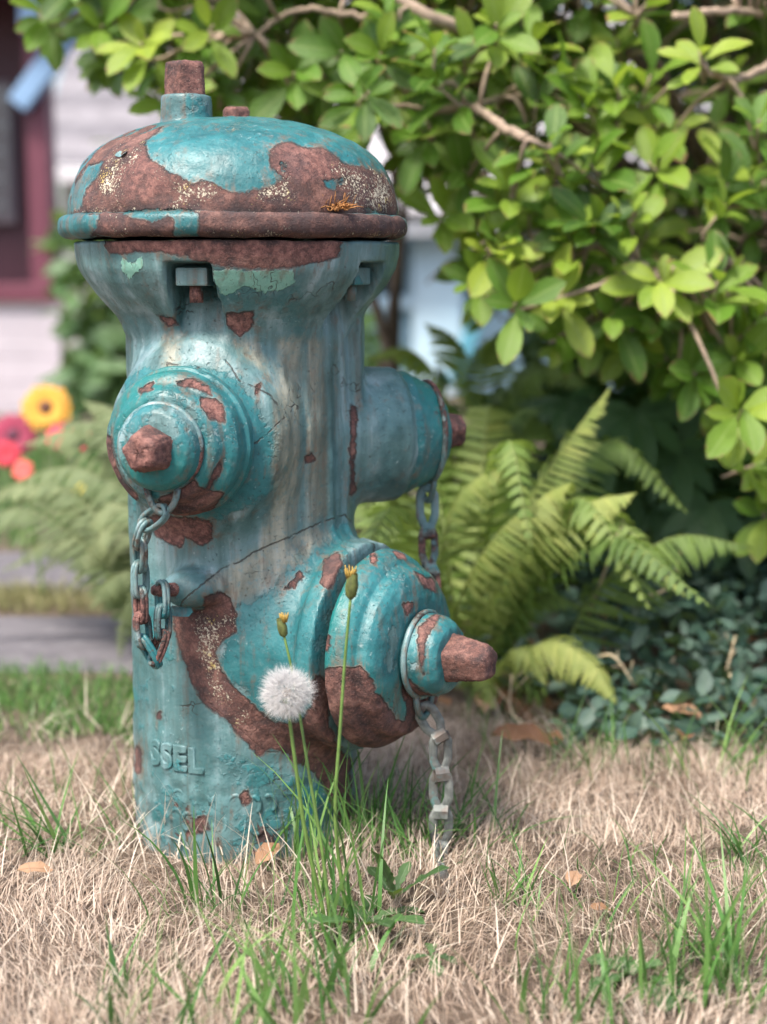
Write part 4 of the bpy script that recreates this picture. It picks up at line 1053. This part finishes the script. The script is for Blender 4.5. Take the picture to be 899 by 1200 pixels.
# ------------------------------------------------------------------ broad-leaved shrub
def big_shrub():
    trunk = np.array([.80, 1.25, 0.])
    root = thing('broadleaf_shrub', trunk, 'large bright green broadleaf shrub overhanging behind the hydrant', 'shrub')
    r = np.random.default_rng(12)
    # limbs
    limbs = []
    heads = [(-.35, .75, 1.02), (-.05, .62, 1.0), (.25, .62, .98), (.45, .55, .85), (.30, .60, .62), (.62, .5, .6), (.75, .45, .9), (.95, .5, .42), (.95, .6, 1.3), (.4, .9, 1.4), (1.35, .8, .9), (1.0, 1.7, 1.2), (.2, 1.4, 1.3), (1.5, 1.3, 1.3)]
    for h in heads:
        h = np.array(h); a = trunk + np.array([0, 0, .30]); p = bez([trunk + r.normal(0, .02, 3) * [1, 1, 0], a + (h - a) * .12 + [0, 0, .12], a + (h - a) * .55 + [0, 0, .10] + r.normal(0, .03, 3), h], 22)
        V, F = tube(p, np.linspace(.020, .0045, 22), 7); mk('limb', V, F, M_BARK, root); limbs.append(p)
    for pts, r0, r1 in (([(425, -30, .50), (500, 18, .50), (552, 42, .54), (560, 82, .60), (590, 130, .75)], .0075, .011), ([(470, 137, .52), (548, 126, .46), (580, 143, .42), (617, 163, .38)], .005, .0062),
                        ([(620, 100, .55), (575, 118, .5), (545, 130, .47)], .005, .004), ([(700, 290, .50), (735, 300, .46), (775, 318, .42), (850, 300, .5)], .0045, .006), ([(830, 84, .42), (868, 92, .46), (930, 60, .6)], .004, .006),
                        ([(790, 20, .5), (850, 12, .52), (920, 20, .6)], .005, .005), ([(300, 40, .55), (350, 12, .55), (430, 20, .55)], .003, .0045)):
        p = bez([P(*q) for q in pts], 22); V, F = tube(p + r.normal(0, .0012, p.shape), np.linspace(r0, r1, 22), 8); mk('branch', V, F, M_TWIG, root); limbs.append(p)
    allp = np.concatenate(limbs)
    # rosettes of leaves at the twig ends
    low_x = [-.8, -.36, -.30, -.12, 0.0, .15, .20, .26, .36, .46, .56, .64, .70, .9, 1.2, 1.7]; low_z = [1.6, 1.02, .82, .72, .74, .70, .60, .50, .43, .42, .34, .24, .22, .18, .16, .16]
    ros = []
    def ok(p):
        x, y, z = p; zl = np.interp(x, low_x, low_z)
        if z < zl + .02 or z > 1.75: return False
        front = .46 + .10 * math.sin(x * 6 + z * 5) + .25 * max(0, z - .95) + (.12 if x < .1 else 0)
        if y < front: return False
        if x < .30 and y > 1.15: return False
        if x < -.1 and z < .93 - (x + .1) * .3 and y > 1.0: return False
        return True
    tries = 0
    while len(ros) < 1350 and tries < 120000:
        tries += 1
        p = np.array([r.uniform(-.45, 1.55), .40 + 1.5 * r.random() ** 1.8, r.uniform(.2, 1.7)])
        if p[0] > 1.0 and r.random() < .5: continue
        if ok(p) and all(np.sum((p - q[0]) ** 2) > .040 ** 2 for q in ros): ros.append((p, None, 1.0))
    k0 = len(ros); tries = 0
    while len(ros) < k0 + 170 and tries < 30000:
        tries += 1
        p = np.array([r.uniform(-.36, .34), r.uniform(.55, 1.0), r.uniform(.68, 1.25)])
        if ok(p) and all(np.sum((p - q[0]) ** 2) > .040 ** 2 for q in ros): ros.append((p, None, 1.0))
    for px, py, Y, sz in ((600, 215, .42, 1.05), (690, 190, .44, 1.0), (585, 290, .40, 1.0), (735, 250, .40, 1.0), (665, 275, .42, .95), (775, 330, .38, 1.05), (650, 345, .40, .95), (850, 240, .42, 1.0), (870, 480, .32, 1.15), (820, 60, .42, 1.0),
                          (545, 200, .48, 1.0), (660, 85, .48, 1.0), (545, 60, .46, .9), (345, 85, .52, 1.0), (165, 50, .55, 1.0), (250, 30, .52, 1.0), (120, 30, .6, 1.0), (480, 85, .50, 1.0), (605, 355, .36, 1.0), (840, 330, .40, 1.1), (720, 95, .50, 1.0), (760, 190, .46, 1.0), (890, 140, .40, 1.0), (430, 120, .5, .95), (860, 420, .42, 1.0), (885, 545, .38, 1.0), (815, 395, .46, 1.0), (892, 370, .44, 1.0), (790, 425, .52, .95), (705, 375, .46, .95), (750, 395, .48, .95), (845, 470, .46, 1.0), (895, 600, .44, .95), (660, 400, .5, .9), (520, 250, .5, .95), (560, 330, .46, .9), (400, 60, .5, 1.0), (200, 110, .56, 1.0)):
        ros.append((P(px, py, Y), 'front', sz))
    shapes = []
    for k in range(7): shapes.append((r.uniform(.10, .22), r.uniform(.05, .45), r.uniform(.36, .46)))
    tints = np.linspace(0.02, .98, 9); cache = {}
    def tmesh(si, ti):
        if (si, ti) not in cache:
            f, c, w = shapes[si]; V, F, A = leaf_template(1.0, w, f, c, OBOV, .03, tints[ti]); cache[(si, ti)] = (V, F, A)
        return cache[(si, ti)]
    leaves, twigs = [], []
    for p, kind, sz in ros:
        out = np.array([r.normal(0, .35), -.75 + r.normal(0, .3) if p[1] < .9 else r.normal(0, .5), .85]); d = unit(out)
        if p[2] < np.interp(p[0], low_x, low_z) + .12: d = unit(out + np.array([0, -.5, -.5]))
        near = allp[np.argmin(np.sum((allp - p) ** 2, 1) + 3 * np.maximum(0, allp[:, 2] - p[2]) ** 2)]
        gap = np.linalg.norm(near - p); mid = (near + p) / 2 + np.array([0, 0, -.03 * gap]); end = p
        back = p - d * .05
        if gap < .55: twigs.append(tube(bez([near, mid, back, end], 8), np.linspace(.0034, .0016, 8), 5))
        else: twigs.append(tube([p - d * .14, back, end], [.0028, .0022, .0016], 5))
        s, u, _ = frame(d); n = r.integers(6, 10); base_t = r.normal(.42, .20) + (.14 if kind else 0); ph = r.uniform(0, 6)  # front rosettes get a lighter tint, light on them put into the colour
        young = r.random() < .45
        for k in range(n):
            a = ph + k * 2.4; inner = k / n; sp_ = (1.12 - .68 * inner) + r.normal(0, .22); L = (.068 - .024 * inner * (1 if young else .3)) * r.uniform(.62, 1.22) * sz
            ax = unit(d * math.cos(sp_) + (math.cos(a) * s + math.sin(a) * u) * math.sin(sp_) + np.array([0, 0, -.12])); nn = unit(d + r.normal(0, .18, 3) + np.array([0, -.1, .25]))
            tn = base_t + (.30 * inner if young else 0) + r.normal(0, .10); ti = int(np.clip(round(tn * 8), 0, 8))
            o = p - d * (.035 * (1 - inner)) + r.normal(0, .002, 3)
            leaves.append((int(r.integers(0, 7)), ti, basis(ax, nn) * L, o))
    V, F = join(twigs); tag(mk('twigs', V, F, M_TWIG, root), kind='stuff')
    # the leaves that show largest are single leaves, the rest one mass
    arr = [(place(tmesh(si, ti), M, o)) for si, ti, M, o in leaves]
    VV, FF, AA = merge_leaves(arr); bvh = BVHTree.FromPolygons([Vector(v) for v in VV], FF.tolist())
    score = []
    for i, (v, f, a) in enumerate(arr):
        q = image_px(v); c = q.mean(0); 
        if not (-10 < c[0] < 909 and -10 < c[1] < 1210): score.append(0); continue
        e1, e2 = q[13] - q[1], q[14] - q[12]; area = abs(e1[0] * e2[1] - e1[1] * e2[0]); vis = 0
        for j in (7, 12, 14, 19):
            tg = Vector(v[j]); o = Vector(CAM); dd = (tg - o); hit = bvh.ray_cast(o, dd.normalized(), dd.length - .004)
            vis += hit[0] is None
        score.append(area * vis)
    order = np.argsort(-np.array(score)); single = set(order[:300].tolist())
    rest = [arr[i] for i in range(len(arr)) if i not in single]; V, F, A = merge_leaves(rest)
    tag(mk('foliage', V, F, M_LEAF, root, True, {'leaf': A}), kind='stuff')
    mcache = {}
    for i in sorted(single):
        si, ti, M, o = leaves[i]
        if (si, ti) not in mcache:
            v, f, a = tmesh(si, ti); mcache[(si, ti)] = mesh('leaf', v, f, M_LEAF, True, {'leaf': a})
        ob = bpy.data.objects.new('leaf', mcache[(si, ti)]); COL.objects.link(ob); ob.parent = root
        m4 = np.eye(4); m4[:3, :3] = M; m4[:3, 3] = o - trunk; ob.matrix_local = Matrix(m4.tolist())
    return len(leaves)
print('leaves', big_shrub())

# ------------------------------------------------------------------ dark planting behind and below
def leaf_mass(name, n, sampler, mat, L, W, label, cat, seed, kind='stuff', prof=OVAL, up=.6, parent=None, tint=(.45, .25)):
    r = np.random.default_rng(seed); tm = [leaf_template(1., W, .1, c, prof, .04, .5) for c in (.05, .2, .4)]; its = []
    for _ in range(n):
        p = sampler(r)
        if p is None: continue
        ax = unit(r.normal(0, 1, 3) * [1, 1, .5]); nn = unit(r.normal(0, .6, 3) + [0, -.4, up]); l = L * r.uniform(.6, 1.25)
        v, f, a = tm[r.integers(0, 3)]; a = a.copy(); a[:, 2] = np.clip(r.normal(*tint), 0, 1)
        its.append((v @ (basis(ax, nn) * l).T + p, f, a))
    V, F, A = merge_leaves(its); o = mk(name, V, F, mat, parent, True, {'leaf': A})
    return tag(o, label, cat, kind=kind)
def hedge(name, c, rad, n, label, seed, mat=M_DARK, L=.08, stems=5, cat='shrub', tint=(.4, .25), hollow=.55):
    c = np.array(c, float); rad = np.array(rad, float); base = (c[0], c[1], 0)
    root = thing(name, base, label, cat); r = np.random.default_rng(seed)
    for k in range(stems):
        e = c + rad * r.normal(0, .35, 3); b = np.array(base) + r.normal(0, .04, 3) * [1, 1, 0]
        V, F = tube(bez([b, (b + e) / 2 + r.normal(0, .04, 3), e], 10), np.linspace(.016, .005, 10), 6); mk('stem', V, F, M_BARK, root)
    def smp(q):
        d = unit(q.normal(size=3)); p = c + rad * d * (hollow + (1 - hollow) * q.random()) * (1 + .12 * math.sin(d[0] * 9 + d[2] * 7))
        return p if p[2] > .02 else None
    leaf_mass('foliage', n, smp, mat, L, .45, None, None, seed, 'stuff', OVAL, .6, root, tint)
    return root
hedge('dark_backing_shrub', (.95, 1.75, .55), (.55, .35, .75), 3200, 'dark leaf mass added behind the broadleaf shrub to block light', 61)  # foliage added to block light and give darkness behind the shrub
hedge('dark_backing_shrub', (.12, 1.4, 1.04), (.42, .25, .30), 1100, 'dark evergreen shrub crown right above and behind the hydrant bonnet', 66)
hedge('dark_backing_shrub', (1.75, 1.5, .6), (.6, .5, .8), 2200, 'unseen dark leaf mass added beyond the right edge to block light', 62)  # out of view, added as more of the light-blocking foliage
hedge('dark_backing_shrub', (.62, 1.15, .18), (.42, .28, .30), 1500, 'low dark shrub in the shade under the broadleaf shrub', 63, L=.07)
hedge('garden_bush', (-.44, 3.4, .34), (.46, .40, .60), 3000, 'blurred green bush between maroon porch and hydrant', 64, M_WEED, .10, cat='bush', tint=(.45, .3))
hedge('garden_bush', (-.25, 4.4, .10), (.45, .35, .40), 1200, 'low blurred green bush directly behind the hydrant', 65, M_WEED, .11, cat='bush', tint=(.4, .3))
def fatsia():
    base = np.array([.52, .72, 0.]); root = thing('palmate_shrub', base, 'dark glossy shrub with lobed hand shaped leaves in the shade', 'shrub'); r = np.random.default_rng(71)
    for px, py, Y, S in ((745, 480, .62, 1.1), (700, 520, .66, .9), (790, 530, .64, 1.0), (830, 590, .6, 1.0), (730, 560, .7, .9), (665, 470, .74, .9), (870, 610, .62, 1.0), (770, 590, .7, .8), (690, 610, .72, .8), (820, 470, .7, 1.0)):
        c = P(px, py, Y); V, F = tube(bez([base, (base + c) / 2 + [0, .03, .04], c], 12), np.linspace(.006, .002, 12), 5); st = mk('leaf_stalk', V, F, M_STEM, root)
        nrm = unit([r.normal(0, .25), -.75, .6]); dn = unit(np.array([r.normal(0, .3), -.25, -1.]) - nrm * 0); s = unit(np.cross(nrm, dn)); dn = np.cross(s, nrm); its = []
        for k in range(7):
            a = (k - 3) * .62; ax = dn * math.cos(a) + s * math.sin(a); l = .085 * S * (1 - .09 * abs(k - 3)); its.append(place(leaf_template(l, l * .36, .1, .25, OVAL, .02, np.clip(r.normal(.4, .2), 0, 1)), basis(ax, nrm), c))
        V, F, A = merge_leaves(its); mk('leaf', V, F, M_DARK, root, True, {'leaf': A})
fatsia()
def vinca():
    def smp(r):
        x = r.uniform(.12, 1.6); y = .24 + 1.0 * r.random() ** 1.4
        if x < .34 and y < .36 + .05 * r.random(): return None
        if x < .36 and r.random() < .55: return None
        h = .02 + .11 * np.clip((y - .22) / .18, 0, 1) * np.clip((x - .15) / .3, .25, 1)
        return np.array([x, y + r.normal(0, .015), r.uniform(.005, 1) ** .6 * h])
    leaf_mass('ground_cover', 7500, smp, M_VINCA, .030, .55, 'blue green leafy ground cover under the shrub', 'ground cover', 81, tint=(.5, .28), up=.9)
    leaf_mass('leaf_litter', 900, lambda r: np.array([r.uniform(-.1, 1.5), r.uniform(.30, 1.3), r.uniform(.004, .02)]), M_DRYLEAF, .035, .5, 'brown leaf litter on the soil under the shrub', 'leaf litter', 82, tint=(.35, .3), up=1.5)
vinca()
def dry_stem(a, b, label, rad=.0018, fork=True):
    a, b = np.array(a), np.array(b); r = np.random.default_rng(int(abs(a[0]) * 1e5)); p = bez([a, (a + b) / 2 + r.normal(0, .01, 3), b], 8)
    parts = [tube(p, np.linspace(rad * 1.2, rad * .7, 8), 6)]
    if fork:
        for k in (4, 5, 6): parts.append(tube([p[k], p[k] + r.normal(0, .015, 3) + [0, 0, .015]], [rad * .6, rad * .3], 5))
    V, F = join(parts); tag(mk('dry_stem', V, F, M_STRAW, loc=a), label, 'stem', 'dry stems in the bed')
for a, b, l in (((690, 720, .42), (730, 610, .40), 'straw stem standing between the two right fern fronds'), ((830, 830, .34), (862, 745, .36), 'pale straw stem leaning at the right of the ground cover'),
                ((700, 770, .36), (745, 805, .33), 'pale stick lying on the ground cover below the fern'), ((790, 770, .36), (812, 840, .33), 'short straw stem in the middle of the ground cover'),
                ((612, 850, .30), (600, 790, .32), 'straw stem beside the red dead frond behind the chain'), ((755, 700, .42), (800, 640, .42), 'forked straw stem under the dark frond on the right'),
                ((855, 790, .33), (885, 850, .31), 'pale stick near the right edge of the ground cover')):
    dry_stem(P(*a), P(*b), l)
frb = thing('dead_fern_frond', G(600, 850), 'rust red dead fern frond on the soil behind the chain', 'fern frond')
frond('frond', [G(560, 826) + [0, 0, .05], P(585, 808, .36), P(612, 826, .34), P(628, 862, .30)], .020, frb, M_DRYLEAF, .1, 901, 30)

# ------------------------------------------------------------------ flowers on the left
def flower(px, py, Y, R, c_petal, c_disc, label, n=16, rows=2, name='daisy_flower', face=(.1, -1, .25), cup=.15):
    c = P(px, py, Y); r = np.random.default_rng(int(px * 3 + py)); root = thing(name, (c[0], c[1], 0), label, 'flower', 'flowers beyond the path')
    t = plain('petal_' + name, c_petal, .6, .2, 30); tdisc = plain('disc_' + name, c_disc, .8, .4, 80); nrm = unit(face); s, u, _ = frame(nrm)
    V, F = tube(bez([np.array([c[0] + .02, c[1] + .03, 0]), c + [0.01, .03, -.12], c - nrm * .004], 12), .0028, 6); mk('stem', V, F, M_STEM, root)
    for row in range(rows):
        for k in range(n):
            a = 2 * PI * (k + .5 * row) / n; ax = unit(math.cos(a) * s + math.sin(a) * u + nrm * (cup * .5 + .12 * row)); l = R * (1 - .2 * row) * r.uniform(.92, 1.05)
            v, f, _a = leaf_template(l, l * .42, .06, .12, OBOV); V, F, A = place((v, f, _a), basis(ax, nrm), c + nrm * .003 * row); mk('petal', V, F, t, root, True, {'leaf': A})
    V, F = lathe_pts([(-.004, .0001), (0, R * .34), (R * .12, R * .28), (R * .16, .0001)], 20, c, nrm); mk('flower_disc', V, F, tdisc, root)
flower(54, 478, 1.35, .046, (.72, .36, .04), (.13, .05, .03), 'yellow orange daisy flower with brown centre before the white siding', 15)
flower(16, 510, 1.35, .044, (.33, .03, .08), (.12, .03, .06), 'crimson daisy flower below the yellow one at the left edge', 14)
flower(8, 532, 1.25, .026, (.62, .03, .06), (.5, .05, .05), 'bright red flower at the far left edge', 12, 2, 'red_flower')
flower(102, 518, 1.0, .017, (.80, .02, .12), (.6, .03, .1), 'small pink red flower nearest the hydrant', 9, 3, 'pink_flower', cup=.5)
flower(70, 512, 1.1, .024, (.80, .09, .14), (.6, .03, .1), 'pink flower between the yellow flower and the smallest pink one', 9, 2, 'pink_flower')
flower(27, 551, 1.0, .019, (.85, .14, .12), (.6, .1, .1), 'coral pink flower low on the left above the path', 9, 2, 'coral_flower')
flower(93, 572, 1.0, .011, (.80, .62, .03), (.6, .4, .03), 'tiny yellow flower among the grey green fronds', 8, 2, 'yellow_flower')

# ------------------------------------------------------------------ houses
def painted(name, c, var=.12): return plain(name, c, .55, var, 6, .002)
def rect(px0, py0, px1, py1, Y, depth):
    a, b = P(px0, py0, Y), P(px1, py1, Y); return ((a[0] + b[0]) / 2, Y + depth / 2, (a[2] + b[2]) / 2), (abs(b[0] - a[0]), depth, abs(b[2] - a[2]))
def porch_house():
    Y = 4.2; c = P(30, 500, Y); root = thing('porch_house', (c[0], Y, 0), 'blurred house porch with maroon post, blue bracket and white siding', 'house')
    ma, mb, mw, mdk = painted('maroon_paint', (.135, .032, .055)), painted('blue_paint', (.22, .36, .56)), painted('white_siding_paint', (.55, .50, .55)), painted('dark_maroon_paint', (.055, .010, .022))
    def part(nm, r_, dep, m, y=Y, bev=.006): cc, ss = rect(*r_, y, dep); V, F = box(cc, ss, bev=bev); return mk(nm, V, F, m, root, False)
    part('porch_post', (20, -140, 62, 345), .14, ma); part('post_base', (-220, 332, 66, 354), .16, ma, Y - .03)
    part('door_wall', (-420, -140, 46, 345), .06, mdk, Y + .35)
    w = part('window_frame', (-160, 95, 18, 262), .05, painted('grey_frame_paint', (.16, .13, .15)), Y + .30)
    gl = NT('porch_glass'); gl.set(Base_Color=(.10, .10, .12), Roughness=.2); gl.b.inputs['Specular IOR Level'].default_value = .7
    for k in range(5):
        for q in range(2):
            x0 = -150 + 84 * q; cc, ss = rect(x0, 102 + 31 * k, x0 + 78, 129 + 31 * k, Y + .29, .006); V, F = box(cc, ss); mk('pane', V, F, gl.m, w, False)
    cc, ss = rect(-220, 358, 70, 640, Y + .04, .1); part('skirt_wall', (-220, 356, 70, 600), .08, mw, Y + .05)
    k = 0; y = 356.
    while y < 560:
        cc, ss = rect(-220, y, 69, y + 29.5, Y, .022); rx = .07; V, F = box((0, 0, 0), ss, [[1, 0, 0], [0, math.cos(rx), -math.sin(rx)], [0, math.sin(rx), math.cos(rx)]]); mk('siding_board', V + np.array(cc), F, mw, root, False); y += 31
    part('corner_board', (66, 356, 74, 600), .05, mw, Y - .02)
    # blue bracket from post to eave and the eave board
    a, b = P(22, 124, Y - .02), P(84, 36, Y - .02); d = unit(b - a); s = unit(np.cross(d, [0, 1, 0])); L = np.linalg.norm(b - a)
    V, F = box((0, 0, 0), (.075, .08, L), np.stack([s, [0, 1, 0], d], 1), .006); mk('bracket', V + (a + b) / 2, F, mb, root, False)
    part('eave_board', (20, -30, 84, 36), .12, mb, Y - .12); part('porch_ceiling', (-420, -60, 95, -30), .9, mdk, Y - .2)
porch_house()
def grey_roof_house():
    Y = 8.0; c = P(150, 300, Y); root = thing('grey_roof_house', (c[0], Y, 0), 'blurred grey shingle roofed house behind the bush on the left', 'house')
    mr = [plain('grey_shingle', (.17, .16, .175), .9, .3, 12), plain('pale_shingle', (.24, .225, .24), .9, .3, 12)]; mw = painted('grey_wall_paint', (.40, .40, .38))
    p0, p1 = P(40, 195, Y)[0], P(470, 195, Y)[0]; z0 = P(100, 196, Y)[2]
    V, F = box(((p0 + p1) / 2, Y + 1.4, z0 / 2), (p1 - p0 - .3, 2.6, z0)); mk('wall', V, F, mw, root, False)
    rows = 12
    for k in range(rows):
        V, F = box((0, 0, 0), (p1 - p0, .20, .02), [[1, 0, 0], [0, .82, -.57], [0, .57, .82]]); mk('shingle_course', V + np.array([(p0 + p1) / 2, Y + .155 * k, z0 + .108 * k + .02]), F, mr[k % 2], root, False)
    V, F = box(((p0 + p1) / 2, Y - .08, z0 - .04), (p1 - p0, .04, .10)); mk('gutter', V, F, painted('gutter_paint', (.6, .58, .6)), root, False)
grey_roof_house()
def blue_house():
    Y = 5.2; c = P(600, 400, Y); root = thing('blue_house', (c[0], Y, 0), 'blurred pale blue house seen through the gap beside the hydrant', 'house')
    mb, mt, mdk = painted('pale_blue_siding', (.33, .50, .60)), painted('light_blue_trim', (.50, .66, .76)), painted('teal_trim', (.10, .32, .42))
    x0, x1 = 405, 1500; cc, ss = rect(x0, 255, x1, 640, Y + .05, .1); V, F = box(cc, ss); mk('wall', V, F, mb, root, False)
    y = 282.
    while y < 560:
        cc, ss = rect(x0, y, x1, y + 38, Y, .02); V, F = box((0, 0, 0), ss, [[1, 0, 0], [0, .997, -.07], [0, .07, .997]]); mk('siding_board', V + np.array(cc), F, mb, root, False); y += 40
    def part(nm, r_, dep, m, y, par=root): cc, ss = rect(*r_, y, dep); V, F = box(cc, ss, bev=.005); return mk(nm, V, F, m, par, False)
    w = part('window', (408, 278, 482, 352), .05, mt, Y - .05); gl = NT('dark_glass'); gl.set(Base_Color=(.03, .05, .06), Roughness=.1)
    for k in range(2): cc, ss = rect(413 + 33 * k, 284, 443 + 33 * k, 346, Y - .06, .006); V, F = box(cc, ss); mk('pane', V, F, gl.m, w, False)
    part('window_sill', (402, 350, 484, 362), .1, mt, Y - .08); part('corner_post', (484, 276, 540, 560), .14, mt, Y - .12)
    a, b = P(532, 445, Y - .2), P(562, 362, Y - .2); d = unit(b - a); s = unit(np.cross(d, [0, 1, 0])); V, F = box((0, 0, 0), (.06, .08, np.linalg.norm(b - a)), np.stack([s, [0, 1, 0], d], 1), .005); mk('awning_brace', V + (a + b) / 2, F, mdk, root, False)  # slanting teal awning brace
    part('eave_board', (x0 - 30, 238, x1, 276), .10, painted('white_eave_paint', (.68, .68, .70)), Y - .30); mr = plain('pale_roofing', (.45, .43, .45), .9, .25, 10)
    z0 = P(500, 238, Y - .3)[2]; xa, xb = P(x0 - 34, 240, Y)[0], P(x1, 240, Y)[0]
    for k in range(9):
        V, F = box((0, 0, 0), (xb - xa, .24, .02), [[1, 0, 0], [0, .85, -.53], [0, .53, .85]]); mk('shingle_course', V + np.array([(xa + xb) / 2, Y - .24 + .19 * k, z0 + .118 * k + .02]), F, mr, root, False)
blue_house()
